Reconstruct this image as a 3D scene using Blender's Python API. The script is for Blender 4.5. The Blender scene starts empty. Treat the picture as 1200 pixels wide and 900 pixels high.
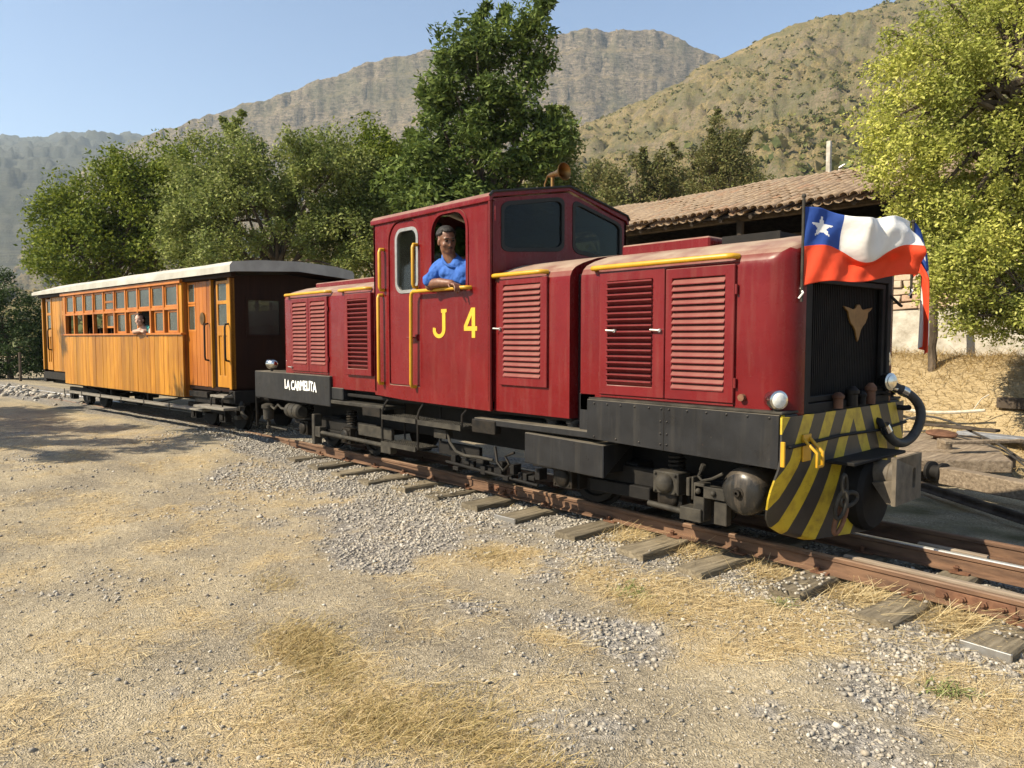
import bpy, bmesh, math, random
import numpy as np
from mathutils import Vector, Matrix
from mathutils.geometry import tessellate_polygon
R = math.radians
S = bpy.context.scene
COL = S.collection
random.seed(7)
RNG = np.random.default_rng(7)

# ---------------------------------------------------------------- camera, light
CAMZ = 1.32
YAW = R(42.3)
PITCH = math.atan(53 / 871)
cam_d = bpy.data.cameras.new('camera'); cam = bpy.data.objects.new('camera', cam_d); COL.objects.link(cam)
cam_d.sensor_width = 36; cam_d.lens = 871 / 1200 * 36; cam_d.clip_start = 0.05; cam_d.clip_end = 20000
cam.location = (0, 0, CAMZ)
look = Vector((-math.cos(YAW) * math.cos(PITCH), math.sin(YAW) * math.cos(PITCH), -math.sin(PITCH)))
cam.rotation_euler = look.to_track_quat('-Z', 'Y').to_euler()
S.camera = cam
SUN_EL = R(40); SUN_AZ = math.atan2(-0.36, -0.93)          # compass: direction (sin, cos)
world = bpy.data.worlds.new('World'); S.world = world; world.use_nodes = True
wn = world.node_tree.nodes; wl = world.node_tree.links
bg = wn['Background']; bg.inputs['Strength'].default_value = 0.092
sky = wn.new('ShaderNodeTexSky'); sky.sky_type = 'NISHITA'; sky.sun_disc = False
sky.sun_elevation = SUN_EL; sky.sun_rotation = SUN_AZ % (2 * math.pi)
sky.altitude = 900; sky.air_density = 1.0; sky.dust_density = 0.4; sky.ozone_density = 0.35
wl.new(sky.outputs[0], bg.inputs[0])
sun_d = bpy.data.lights.new('sun', 'SUN'); sun = bpy.data.objects.new('sun', sun_d); COL.objects.link(sun)
sun_d.energy = 5.0; sun_d.angle = R(0.5); sun_d.color = (1.0, 0.88, 0.68)
to_sun = Vector((math.sin(SUN_AZ) * math.cos(SUN_EL), math.cos(SUN_AZ) * math.cos(SUN_EL), math.sin(SUN_EL)))
sun.rotation_euler = (-to_sun).to_track_quat('-Z', 'Y').to_euler(); sun.location = (-8, -20, 25)
S.view_settings.view_transform = 'Standard'; S.view_settings.look = 'None'
S.view_settings.exposure = 1.15; S.view_settings.gamma = 1.0

# ---------------------------------------------------------------- numpy noise
def vnoise(x, y, seed=0):
    xi = np.floor(x).astype(np.int64); yi = np.floor(y).astype(np.int64)
    xf = x - xi; yf = y - yi
    def h(a, b):
        n = (a * 374761393 + b * 668265263 + seed * 974634777) & 0xffffffff
        n = ((n ^ (n >> 13)) * 1274126177) & 0xffffffff
        return ((n ^ (n >> 16)) & 0xffff) / 65535.0
    u = xf * xf * (3 - 2 * xf); v = yf * yf * (3 - 2 * yf)
    a = h(xi, yi); b = h(xi + 1, yi); c = h(xi, yi + 1); d = h(xi + 1, yi + 1)
    return (a * (1 - u) + b * u) * (1 - v) + (c * (1 - u) + d * u) * v
def fbm(x, y, seed=0, octv=4, gain=0.5):
    t = 0; a = 1; s = 0
    for i in range(octv):
        t = t + a * vnoise(x * 2 ** i, y * 2 ** i, seed + i * 17); s += a; a *= gain
    return t / s
def sstep(a, b, x):
    t = np.clip((x - a) / (b - a), 0, 1); return t * t * (3 - 2 * t)

# ---------------------------------------------------------------- materials
def srgb(r, g, b):
    f = lambda c: (c / 255) / 12.92 if c / 255 <= 0.04045 else ((c / 255 + 0.055) / 1.055) ** 2.4
    return (f(r), f(g), f(b))
class NT:
    def __init__(s, name):
        s.m = bpy.data.materials.new(name); s.m.use_nodes = True
        s.n = s.m.node_tree.nodes; s.l = s.m.node_tree.links; s.p = s.n['Principled BSDF']
    def node(s, t, **k):
        x = s.n.new('ShaderNode' + t)
        for a, b in k.items(): setattr(x, a, b)
        return x
    def coord(s, scale=(1, 1, 1), kind='Object', rot=(0, 0, 0)):
        tc = s.node('TexCoord'); mp = s.node('Mapping'); mp.inputs['Scale'].default_value = scale; mp.inputs['Rotation'].default_value = rot
        s.l.new(tc.outputs[kind], mp.inputs[0]); return mp.outputs[0]
    def noise(s, vec, scale, detail=5, rough=0.6):
        x = s.node('TexNoise'); x.inputs['Scale'].default_value = scale; x.inputs['Detail'].default_value = detail; x.inputs['Roughness'].default_value = rough
        s.l.new(vec, x.inputs['Vector']); return x.outputs['Fac']
    def ramp(s, fac, stops):
        x = s.node('ValToRGB'); cr = x.color_ramp
        while len(cr.elements) < len(stops): cr.elements.new(0.5)
        for e, (p, c) in zip(cr.elements, stops):
            e.position = p; e.color = (*c, 1) if len(c) == 3 else c
        s.l.new(fac, x.inputs[0]); return x.outputs[0]
    def mix(s, fac, a, b, mode='MIX'):
        x = s.node('Mix', data_type='RGBA', blend_type=mode)
        for i, v in ((0, fac), (6, a), (7, b)):
            if isinstance(v, (int, float)): x.inputs[i].default_value = v
            elif isinstance(v, tuple): x.inputs[i].default_value = (*v, 1) if len(v) == 3 else v
            else: s.l.new(v, x.inputs[i])
        return x.outputs[2]
    def math(s, op, a, b=None, clamp=False):
        x = s.node('Math', operation=op, use_clamp=clamp)
        for i, v in ((0, a), (1, b)):
            if v is None: continue
            if isinstance(v, (int, float)): x.inputs[i].default_value = v
            else: s.l.new(v, x.inputs[i])
        return x.outputs[0]
    def set(s, **k):
        for a, b in k.items():
            a = a.replace('_', ' ')
            if isinstance(b, (int, float)): s.p.inputs[a].default_value = b
            elif isinstance(b, tuple): s.p.inputs[a].default_value = (*b, 1) if len(b) == 3 else b
            else: s.l.new(b, s.p.inputs[a])
        return s
    def bump(s, h, strength=0.3, dist=0.01):
        x = s.node('Bump'); x.inputs['Strength'].default_value = strength; x.inputs['Distance'].default_value = dist
        s.l.new(h, x.inputs['Height']); s.l.new(x.outputs[0], s.p.inputs['Normal']); return s
    def island(s):
        return s.node('NewGeometry').outputs['Random Per Island']

def simple(name, c1, c2=None, scale=6, rough=0.6, metal=0.0, bump=0.0, bscale=40, stretch=(1, 1, 1), dist=0.006, lo=0.35, hi=0.65):
    t = NT(name); v = t.coord(stretch)
    if max(c1) < 0.06: t.set(Specular_IOR_Level=0.25)
    if c2: t.set(Base_Color=t.ramp(t.noise(v, scale), [(lo, c1), (hi, c2)]))
    else: t.set(Base_Color=c1)
    t.set(Roughness=rough, Metallic=metal)
    if bump: t.bump(t.noise(v, bscale), bump, dist)
    return t.m
def dusty_paint(name, base, base2, dust, rough=0.42, dust_amt=0.75, scale=3.0, coat=0.0, streak=0.25, wear=0.7):
    """paint, faded in patches, with dust lying on whatever faces up"""
    t = NT(name); v = t.coord()
    c = t.mix(t.ramp(t.noise(v, scale, 6), [(0.3, (0, 0, 0)), (0.72, (1, 1, 1))]), base, base2)
    vs = t.coord((9, 9, 0.7))
    c = t.mix(t.math('MULTIPLY', t.ramp(t.noise(vs, 2.2, 4), [(0.5, (0, 0, 0)), (0.78, (1, 1, 1))]), streak), c, dust)
    g = t.node('NewGeometry'); sx = t.node('SeparateXYZ'); t.l.new(g.outputs['True Normal'], sx.inputs[0])
    up = t.ramp(sx.outputs[2], [(0.3, (0, 0, 0)), (0.95, (1, 1, 1))])
    nz = t.ramp(t.noise(v, 5, 6), [(0.25, (0.35,) * 3), (0.65, (1, 1, 1))])
    f = t.math('MULTIPLY', t.math('MULTIPLY', up, nz), dust_amt)
    c = t.mix(f, c, dust)
    ch = t.ramp(t.noise(t.coord(), 38, 3), [(0.74, (0, 0, 0)), (0.78, (1, 1, 1))])
    c = t.mix(t.math('MULTIPLY', ch, 0.35), c, dust)
    t.set(Base_Color=c, Roughness=t.math('ADD', t.math('MULTIPLY', f, 0.5), t.math('MULTIPLY_ADD', t.noise(v, 7), 0.2) if False else t.math('MULTIPLY', t.noise(v, 7), rough * 1.8)))
    t.set(Coat_Weight=coat, Coat_Roughness=0.25, Specular_IOR_Level=0.2)
    rs = t.math('MULTIPLY', t.ramp(t.noise(t.coord((1, 1, 0.6)), 26, 5, 0.7), [(0.685, (0, 0, 0)), (0.72, (1, 1, 1))]), t.ramp(t.noise(v, 2.3, 3), [(0.45, (0, 0, 0)), (0.65, (1, 1, 1))]))
    t.p.inputs['Base Color'].links and t.set(Base_Color=t.mix(t.math('MULTIPLY', rs, wear), c, (0.07, 0.035, 0.02)))
    t.bump(t.math('ADD', t.noise(v, 2.6, 3), t.math('MULTIPLY', t.noise(v, 60, 2), 0.03)), 0.22, 0.02)
    return t.m
DUST = (0.33, 0.26, 0.19)
M = {}
M['red'] = dusty_paint('red_paint', (0.104, 0.0055, 0.0066), (0.14, 0.0095, 0.0105), DUST, 0.30, 0.95, 2.2, streak=0.07)
M['red_door'] = dusty_paint('red_door_paint', (0.114, 0.008, 0.0098), (0.148, 0.0135, 0.015), DUST, 0.34, 0.5, 3.2, streak=0.07)
M['slat'] = dusty_paint('louver_paint', (0.14, 0.018, 0.02), (0.165, 0.027, 0.027), DUST, 0.5, 0.45, 5, streak=0.05)
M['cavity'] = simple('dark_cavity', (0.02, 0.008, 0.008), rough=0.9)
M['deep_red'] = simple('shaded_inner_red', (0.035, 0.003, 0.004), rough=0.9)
M['black'] = dusty_paint('black_frame_paint', (0.013, 0.013, 0.014), (0.021, 0.021, 0.0225), (0.2, 0.17, 0.125), 0.45, 0.7, 4, coat=0.0, streak=0.08)
M['soot'] = simple('sooty_steel', (0.005, 0.0045, 0.0045), (0.012, 0.0105, 0.009), 9, 0.75, 0, 0.2, 40)
M['grease'] = simple('greasy_grey_steel', (0.006, 0.0055, 0.005), (0.022, 0.017, 0.012), 12, 0.6, 0.2, 0.2, 60)
M['grey'] = simple('dusty_grey_steel', (0.020, 0.018, 0.015), (0.052, 0.046, 0.036), 10, 0.7, 0.1, 0.2, 50)
M['yellow'] = simple('yellow_paint', (0.42, 0.225, 0.008), (0.50, 0.275, 0.013), 9, 0.42, 0, 0.1, 40)
M['yellow_letter'] = simple('yellow_letter_paint', (0.50, 0.31, 0.015), (0.55, 0.35, 0.02), 12, 0.5)
M['white'] = simple('white_paint', (0.75, 0.74, 0.70), (0.82, 0.81, 0.78), 15, 0.55)
M['chrome'] = simple('chrome', (0.62, 0.61, 0.58), (0.5, 0.48, 0.45), 14, 0.16, 1.0)
M['brass'] = simple('brass', (0.16, 0.085, 0.03), (0.26, 0.15, 0.055), 12, 0.4, 1.0)
M['lens'] = simple('lamp_lens', (0.55, 0.55, 0.52), (0.7, 0.7, 0.66), 60, 0.12)
M['rubber'] = simple('rubber_hose', (0.03, 0.029, 0.028), (0.055, 0.05, 0.045), 20, 0.5)
M['seal'] = simple('rubber_window_seal', (0.015, 0.015, 0.015), rough=0.5)
M['alu'] = simple('aluminium_trim', (0.45, 0.44, 0.42), (0.36, 0.34, 0.31), 20, 0.4, 0.8)
def glass_mat(name, tint, film, fa, rough=0.04, ior=1.5):
    t = NT(name); v = t.coord()
    tr = t.node('BsdfTransparent'); tr.inputs[0].default_value = (*tint, 1)
    gl = t.node('BsdfGlossy'); gl.inputs['Roughness'].default_value = rough
    fr = t.node('Fresnel'); fr.inputs[0].default_value = ior
    df = t.node('BsdfDiffuse'); df.inputs[0].default_value = (*film, 1)
    m1 = t.node('MixShader'); m2 = t.node('MixShader')
    t.l.new(t.math('MULTIPLY', t.noise(v, 2.5, 3), fa * 2, True), m1.inputs[0]); t.l.new(tr.outputs[0], m1.inputs[1]); t.l.new(df.outputs[0], m1.inputs[2])
    t.l.new(fr.outputs[0], m2.inputs[0]); t.l.new(m1.outputs[0], m2.inputs[1]); t.l.new(gl.outputs[0], m2.inputs[2])
    t.l.new(m2.outputs[0], t.n['Material Output'].inputs[0]); return t.m
M['glass'] = glass_mat('cab_glass', (0.6, 0.66, 0.61), (0.2, 0.22, 0.18), 0.03)
M['tinted'] = glass_mat('tinted_windscreen_glass', (0.22, 0.26, 0.23), (0.03, 0.035, 0.03), 0.06, 0.05, 1.28)
M['pane'] = glass_mat('coach_glass', (0.45, 0.5, 0.45), (0.115, 0.125, 0.10), 0.40, 0.08)
def wood_mat(name, a, b, c, rough=0.42, coat=0.06, stretch=(14, 14, 0.9), axis=2):
    t = NT(name); v = t.coord(stretch)
    isl = t.island()
    base = t.ramp(t.noise(v, 1.6, 6, 0.65), [(0.28, a), (0.5, b), (0.74, c)])
    k = t.math('MULTIPLY_ADD', isl, 0.5); k.node.inputs[2].default_value = 0.72
    cc = t.node('CombineColor'); [t.l.new(k, cc.inputs[i]) for i in range(3)]
    base = t.mix(1.0, base, cc.outputs[0], 'MULTIPLY')
    big = t.ramp(t.noise(t.coord((1.2, 1.2, 0.5)), 1.6, 4), [(0.40, (1, 1, 1)), (0.70, (0.60, 0.50, 0.42))])
    base = t.mix(0.75, base, big, 'MULTIPLY')
    t.set(Base_Color=base, Roughness=rough, Coat_Weight=coat, Coat_Roughness=0.2, Specular_IOR_Level=0.25 if coat else 0.15)
    t.bump(t.noise(v, 4, 4), 0.15, 0.004)
    return t.m
M['wood'] = wood_mat('varnished_pine', (0.24, 0.088, 0.006), (0.36, 0.155, 0.011), (0.46, 0.22, 0.02))
M['wood_red'] = wood_mat('varnished_cedar', (0.22, 0.066, 0.009), (0.30, 0.098, 0.013), (0.36, 0.13, 0.019))
M['wood_trim'] = wood_mat('varnished_trim', (0.30, 0.092, 0.013), (0.37, 0.125, 0.018), (0.43, 0.165, 0.027), stretch=(4, 4, 4))
M['wood_shade'] = wood_mat('shade_darkened_boards', (0.012, 0.005, 0.003), (0.019, 0.0075, 0.004), (0.026, 0.0105, 0.005), 0.6, 0.0)  # coach wood with the shade of end walls and interior put into its colour
M['step'] = simple('weathered_step_board', (0.11, 0.10, 0.083), (0.20, 0.18, 0.145), 9, 0.8, 0, 0.4, 30, (1, 9, 9))
M['canvas'] = simple('roof_canvas', (0.30, 0.29, 0.255), (0.42, 0.405, 0.36), 3, 0.75, 0, 0.2, 14)
def sleeper_mat(name, a, b, c):
    t = NT(name); v = t.coord((6, 0.55, 6))
    f = t.noise(v, 5, 7, 0.7)
    rnd = t.node('ObjectInfo').outputs['Random']
    col = t.ramp(f, [(0.3, a), (0.52, b), (0.72, c)])
    k = t.math('MULTIPLY_ADD', rnd, 0.5); k.node.inputs[2].default_value = 0.75
    cc = t.node('CombineColor'); [t.l.new(k, cc.inputs[i]) for i in range(3)]
    t.set(Base_Color=t.mix(1.0, col, cc.outputs[0], 'MULTIPLY'), Roughness=0.9); t.bump(f, 0.8, 0.02); return t.m
M['sleeper'] = sleeper_mat('weathered_sleeper_wood', (0.055, 0.043, 0.026), (0.16, 0.13, 0.085), (0.27, 0.225, 0.155))
M['timber'] = sleeper_mat('bleached_timber', (0.075, 0.054, 0.036), (0.195, 0.148, 0.10), (0.31, 0.25, 0.178))
M['old_timber'] = simple('dark_old_timber', (0.028, 0.021, 0.015), (0.075, 0.058, 0.043), 7, 0.9, 0, 0.5, 30, (1, 1, 0.2))
M['coupler'] = simple('worn_brown_steel', (0.06, 0.048, 0.034), (0.13, 0.105, 0.075), 9, 0.7, 0.1, 0.2, 50)
M['rust'] = simple('rusty_steel', (0.075, 0.03, 0.014), (0.17, 0.08, 0.042), 11, 0.8, 0.1, 0.4, 60)
M['rust_rail'] = simple('rusty_rail', (0.07, 0.036, 0.02), (0.165, 0.09, 0.05), 7, 0.75, 0.1, 0.3, 70, (0.5, 3, 3))
M['rail_top'] = simple('worn_rail_top', (0.18, 0.11, 0.07), (0.28, 0.185, 0.125), 9, 0.5, 0.35, 0.1, 60, (0.4, 4, 4))
M['rail_shiny'] = simple('polished_rail_top', (0.75, 0.73, 0.70), (0.85, 0.83, 0.80), 6, 0.48, 0.9)
M['grey_rail'] = simple('weathered_check_rail', (0.16, 0.12, 0.085), (0.27, 0.215, 0.16), 6, 0.8, 0.1, 0.3, 60, (0.5, 3, 3))
M['skin'] = simple('weathered_skin', (0.125, 0.053, 0.028), (0.18, 0.08, 0.045), 30, 0.5)
M['pale_skin'] = simple('pale_skin', (0.36, 0.22, 0.16), (0.42, 0.26, 0.19), 30, 0.5)
M['hair'] = simple('greying_dark_hair', (0.009, 0.008, 0.007), (0.032, 0.028, 0.025), 60, 0.6, 0, 0.6, 120)
M['brown_hair'] = simple('dark_brown_hair', (0.02, 0.011, 0.008), (0.04, 0.022, 0.015), 60, 0.5)
M['polo'] = simple('blue_polo_cotton', (0.018, 0.085, 0.33), (0.028, 0.11, 0.40), 14, 0.85, 0, 0.3, 14, dist=0.02)
M['teal'] = simple('teal_cotton', (0.05, 0.3, 0.26), rough=0.8)
M['eye'] = simple('dark_eye', (0.01, 0.008, 0.007), rough=0.2)
M['trousers'] = simple('dark_trousers', (0.02, 0.022, 0.03), rough=0.9)
M['bark'] = simple('bark', (0.045, 0.034, 0.024), (0.13, 0.1, 0.072), 9, 0.95, 0, 0.8, 22, (1, 1, 0.25), 0.03)
def flat_cloth(n, c):
    t = NT(n); t.set(Base_Color=c, Roughness=0.8)
    tl = t.node('BsdfTranslucent'); tl.inputs[0].default_value = (*c, 1); mx = t.node('MixShader'); mx.inputs[0].default_value = 0.3
    t.l.new(t.p.outputs[0], mx.inputs[1]); t.l.new(tl.outputs[0], mx.inputs[2]); t.l.new(mx.outputs[0], t.n['Material Output'].inputs[0])
    w = t.node('TexNoise'); w.inputs['Scale'].default_value = 18; t.l.new(t.coord(), w.inputs['Vector']); t.bump(w.outputs['Fac'], 0.25, 0.02)
    return t.m
M['flag_red'] = flat_cloth('flag_red_cloth', (0.78, 0.075, 0.022)); M['flag_white'] = flat_cloth('flag_white_cloth', (0.78, 0.77, 0.75)); M['flag_blue'] = flat_cloth('flag_blue_cloth', (0.02, 0.07, 0.32))
def hazard_mat():
    t = NT('hazard_striped_paint'); tc = t.node('TexCoord'); sx = t.node('SeparateXYZ'); t.l.new(tc.outputs['Object'], sx.inputs[0])
    u = t.math('ADD', t.math('ABSOLUTE', sx.outputs[1]), t.math('MULTIPLY', sx.outputs[2], 0.60))
    f = t.math('FRACT', t.math('DIVIDE', t.math('ADD', u, 0.10), 0.292))
    st = t.ramp(f, [(0.0, (1, 1, 1)), (0.47, (1, 1, 1)), (0.48, (0, 0, 0)), (0.99, (0, 0, 0))])
    v = t.coord()
    yel = t.ramp(t.noise(v, 12, 5), [(0.3, (0.28, 0.19, 0.01)), (0.55, (0.46, 0.33, 0.015))])
    blk = t.ramp(t.noise(v, 10, 5), [(0.3, (0.014, 0.013, 0.012)), (0.7, (0.03, 0.027, 0.024))])
    c = t.mix(st, blk, yel)
    scr = t.ramp(t.noise(t.coord((3, 3, 14)), 9, 4), [(0.64, (0, 0, 0)), (0.7, (1, 1, 1))])
    c = t.mix(t.math('MULTIPLY', scr, 0.6), c, (0.05, 0.04, 0.03))
    t.set(Base_Color=c, Roughness=0.5); return t.m
M['hazard'] = hazard_mat()
def leaf_mat(name, cols, trans=0.3, rough=0.55):
    t = NT(name); isl = t.island()
    c = t.ramp(isl, [(i / max(1, len(cols) - 1), k) for i, k in enumerate(cols)])
    big = t.ramp(t.noise(t.coord(), 0.9, 3), [(0.35, (0.72, 0.75, 0.7)), (0.65, (1.25, 1.2, 1.1))])
    c = t.mix(1.0, c, big, 'MULTIPLY')
    t.set(Base_Color=c, Roughness=0.65, Specular_IOR_Level=0.18)
    tl = t.node('BsdfTranslucent'); t.l.new(c, tl.inputs[0]); mx = t.node('MixShader'); mx.inputs[0].default_value = trans
    t.l.new(t.p.outputs[0], mx.inputs[1]); t.l.new(tl.outputs[0], mx.inputs[2]); t.l.new(mx.outputs[0], t.n['Material Output'].inputs[0]); return t.m
M['leaf_walnut'] = leaf_mat('walnut_leaves', [(0.045, 0.075, 0.017), (0.085, 0.13, 0.028), (0.15, 0.20, 0.045), (0.10, 0.135, 0.045)])
M['leaf_grey'] = leaf_mat('greyish_leaves', [(0.09, 0.125, 0.03), (0.17, 0.215, 0.052), (0.26, 0.30, 0.085), (0.125, 0.145, 0.05), (0.32, 0.345, 0.13)])
M['leaf_green'] = leaf_mat('green_leaves', [(0.065, 0.10, 0.012), (0.14, 0.185, 0.024), (0.235, 0.265, 0.04)])
M['leaf_dark'] = leaf_mat('dark_leaves', [(0.02, 0.04, 0.014), (0.04, 0.07, 0.022), (0.055, 0.085, 0.03)])
M['leaf_bright'] = leaf_mat('bright_leaves', [(0.20, 0.23, 0.04), (0.36, 0.385, 0.08), (0.52, 0.52, 0.145), (0.27, 0.31, 0.06), (0.6, 0.58, 0.22)], 0.38)
M['leaf_brown'] = leaf_mat('olive_brown_leaves', [(0.08, 0.08, 0.027), (0.14, 0.13, 0.047), (0.125, 0.15, 0.048), (0.18, 0.145, 0.065)])
M['shrub'] = leaf_mat('hill_shrub_leaves', [(0.09, 0.105, 0.035), (0.15, 0.165, 0.05), (0.21, 0.19, 0.075), (0.17, 0.14, 0.07), (0.12, 0.15, 0.06)], 0.3)

# ---------------------------------------------------------------- mesh helpers
class MB:
    def __init__(s): s.v = []; s.f = []; s.mi = []; s.cur = 0
    def add(s, vs, fs):
        o = len(s.v); s.v += [tuple(p) for p in vs]; s.f += [tuple(i + o for i in f) for f in fs]; s.mi += [s.cur] * len(fs); return s
    def box(s, x0, x1, y0, y1, z0, z1):
        vs = [(x, y, z) for x in (x0, x1) for y in (y0, y1) for z in (z0, z1)]
        return s.add(vs, [(0, 1, 3, 2), (4, 6, 7, 5), (0, 4, 5, 1), (2, 3, 7, 6), (0, 2, 6, 4), (1, 5, 7, 3)])
    def hexa(s, p):
        return s.add(p, [(0, 1, 2, 3), (4, 7, 6, 5), (0, 4, 5, 1), (1, 5, 6, 2), (2, 6, 7, 3), (3, 7, 4, 0)])
    def tube(s, pts, r, n=8, r1=None, closed=False):
        pts = [Vector(p) for p in pts]; m = len(pts)
        rs = r if isinstance(r, (list, tuple)) else [r + ((r1 - r) * i / (m - 1) if r1 is not None else 0) for i in range(m)]
        rings = []; prev = None
        for i, p in enumerate(pts):
            if closed: t = (pts[(i + 1) % m] - pts[i - 1]).normalized()
            else: t = ((pts[min(i + 1, m - 1)] - p).normalized() + (p - pts[max(i - 1, 0)]).normalized())
            t = t.normalized() if t.length > 1e-9 else Vector((0, 0, 1))
            if prev is None:
                a = Vector((0, 0, 1)) if abs(t.z) < 0.9 else Vector((1, 0, 0)); u = t.cross(a).normalized()
            else:
                u = (prev - t * prev.dot(t)).normalized()
            prev = u; w = t.cross(u)
            rings.append([p + (u * math.cos(k * 2 * math.pi / n) + w * math.sin(k * 2 * math.pi / n)) * rs[i] for k in range(n)])
        vs = [q for ring in rings for q in ring]; fs = []
        for i in range(m if closed else m - 1):
            a = i * n; b = ((i + 1) % m) * n
            for k in range(n): fs.append((a + k, a + (k + 1) % n, b + (k + 1) % n, b + k))
        if not closed: fs += [tuple(range(n))[::-1], tuple((m - 1) * n + k for k in range(n))]
        return s.add(vs, fs)
    def lathe(s, o, d, prof, n=24):
        o = Vector(o); d = Vector(d).normalized(); a = Vector((0, 0, 1)) if abs(d.z) < 0.9 else Vector((1, 0, 0)); u = d.cross(a).normalized(); w = d.cross(u)
        vs = []; fs = []
        for (h, r) in prof:
            for k in range(n):
                t = k * 2 * math.pi / n; vs.append(o + d * h + (u * math.cos(t) + w * math.sin(t)) * max(r, 1e-4))
        for i in range(len(prof) - 1):
            for k in range(n): fs.append((i * n + k, i * n + (k + 1) % n, (i + 1) * n + (k + 1) % n, (i + 1) * n + k))
        fs += [tuple(range(n))[::-1], tuple((len(prof) - 1) * n + k for k in range(n))]
        return s.add(vs, fs)
    def cyl(s, p0, p1, r, n=16):
        p0 = Vector(p0); p1 = Vector(p1); return s.lathe(p0, p1 - p0, [(0, r), ((p1 - p0).length, r)], n)
    def ball(s, c, r, n=14, m=9, sc=(1, 1, 1)):
        vs = []; fs = []
        for i in range(m + 1):
            t = math.pi * i / m
            for k in range(n):
                p = 2 * math.pi * k / n; vs.append((c[0] + r * sc[0] * math.sin(t) * math.cos(p), c[1] + r * sc[1] * math.sin(t) * math.sin(p), c[2] + r * sc[2] * math.cos(t)))
        for i in range(m):
            for k in range(n): fs.append((i * n + k, (i + 1) * n + k, (i + 1) * n + (k + 1) % n, i * n + (k + 1) % n))
        return s.add(vs, fs)
    def panel(s, outer, holes, fn, t):
        loops = [outer] + holes
        flat = [p for l in loops for p in l]; n = len(flat)
        tris = tessellate_polygon([[Vector((p[0], p[1], 0)) for p in l] for l in loops])
        vs = [fn(p[0], p[1], 0.0) for p in flat] + [fn(p[0], p[1], t) for p in flat]
        fs = [tuple(a) for a in tris] + [tuple(i + n for i in a[::-1]) for a in tris]
        o = 0
        for l in loops:
            m = len(l)
            for k in range(m): a = o + k; b = o + (k + 1) % m; fs.append((a, b, b + n, a + n))
            o += m
        return s.add(vs, fs)
    def build(s, name, mats, parent=None, bevel=0.0, smooth=35, segs=1, raw=False):
        me = bpy.data.meshes.new(name); me.from_pydata([tuple(v) for v in s.v], [], s.f)
        mats = mats if isinstance(mats, (list, tuple)) else [mats]
        for m in mats: me.materials.append(m)
        if any(s.mi): me.polygons.foreach_set('material_index', s.mi)
        if not raw:
            bm = bmesh.new(); bm.from_mesh(me)
            bmesh.ops.remove_doubles(bm, verts=bm.verts, dist=1e-6)
            bmesh.ops.recalc_face_normals(bm, faces=bm.faces)
            if bevel:
                es = [e for e in bm.edges if len(e.link_faces) == 2 and e.calc_face_angle(0) > R(32)]
                bmesh.ops.bevel(bm, geom=es, offset=bevel, segments=segs, profile=0.5, affect='EDGES', clamp_overlap=True)
            bm.to_mesh(me); bm.free()
        if smooth: 
            me.polygons.foreach_set('use_smooth', [True] * len(me.polygons)); me.set_sharp_from_angle(angle=R(smooth))
        return link(name, me, parent)
def build_each(mb, name, mats, parent=None, bevel=0.0, smooth=35):
    """one object for every separate piece of the builder's mesh"""
    n = len(mb.v); p = list(range(n))
    def root(a):
        while p[a] != a: p[a] = p[p[a]]; a = p[a]
        return a
    for f in mb.f:
        for a in f[1:]: p[root(a)] = root(f[0])
    parts = {}
    for f in mb.f: parts.setdefault(root(f[0]), []).append(f)
    out = []
    for fl in parts.values():
        ids = sorted({i for f in fl for i in f}); mp = {i: k for k, i in enumerate(ids)}
        q = MB(); q.v = [mb.v[i] for i in ids]; q.f = [tuple(mp[i] for i in f) for f in fl]; q.mi = [0] * len(fl)
        out.append(q.build(name, mats, parent, bevel, smooth))
    return out[0]
EACH = {'door_recess', 'door_post', 'brake_hanger', 'step_hanger', 'corner_post', 'window_post', 'board_bracket', 'bench', 'gusset', 'side_panel', 'brake_lever', 'coupling_gear', 'air_pipe', 'front_pipework', 'end_wall', 'rafter', 'roof_edge_board', 'hose_clamp', 'door_hinge', 'bearer', 'truss_rod', 'brake_link'}
def link(name, data, parent=None):
    o = bpy.data.objects.new(name, data); COL.objects.link(o)
    if parent is not None: o.parent = parent
    return o
def tag(o, label=None, cat=None, group=None, kind=None):
    if label: o['label'] = label
    if cat: o['category'] = cat
    if group: o['group'] = group
    if kind: o['kind'] = kind
    return o
def empty(name, loc, rz=0, **k):
    o = link(name, None); o.location = loc; o.rotation_euler = (0, 0, rz); o.empty_display_size = 0.3
    return tag(o, **k)
def np_mesh(name, V, F, mat, parent=None, smooth=False):
    """V (n,3), F (m,k) arrays"""
    me = bpy.data.meshes.new(name); n, k = F.shape
    me.vertices.add(len(V)); me.vertices.foreach_set('co', np.ascontiguousarray(V, dtype=np.float32).ravel())
    me.loops.add(n * k); me.loops.foreach_set('vertex_index', np.ascontiguousarray(F, dtype=np.int32).ravel())
    me.polygons.add(n); me.polygons.foreach_set('loop_start', np.arange(0, n * k, k, dtype=np.int32))
    if smooth: me.polygons.foreach_set('use_smooth', np.ones(n, dtype=bool))
    me.update(calc_edges=True); me.materials.append(mat)
    return link(name, me, parent)
def rrect(u0, u1, w0, w1, r, n=5, rt=None):
    rt = r if rt is None else rt; pts = []
    for (cx, cy, rr, a0) in ((u1 - r, w0 + r, r, -90), (u1 - rt, w1 - rt, rt, 0), (u0 + rt, w1 - rt, rt, 90), (u0 + r, w0 + r, r, 180)):
        for i in range(n + 1):
            a = R(a0 + 90 * i / n); pts.append((cx + rr * math.cos(a), cy + rr * math.sin(a)))
    return pts
def rect(u0, u1, w0, w1): return [(u0, w0), (u1, w0), (u1, w1), (u0, w1)]

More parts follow.
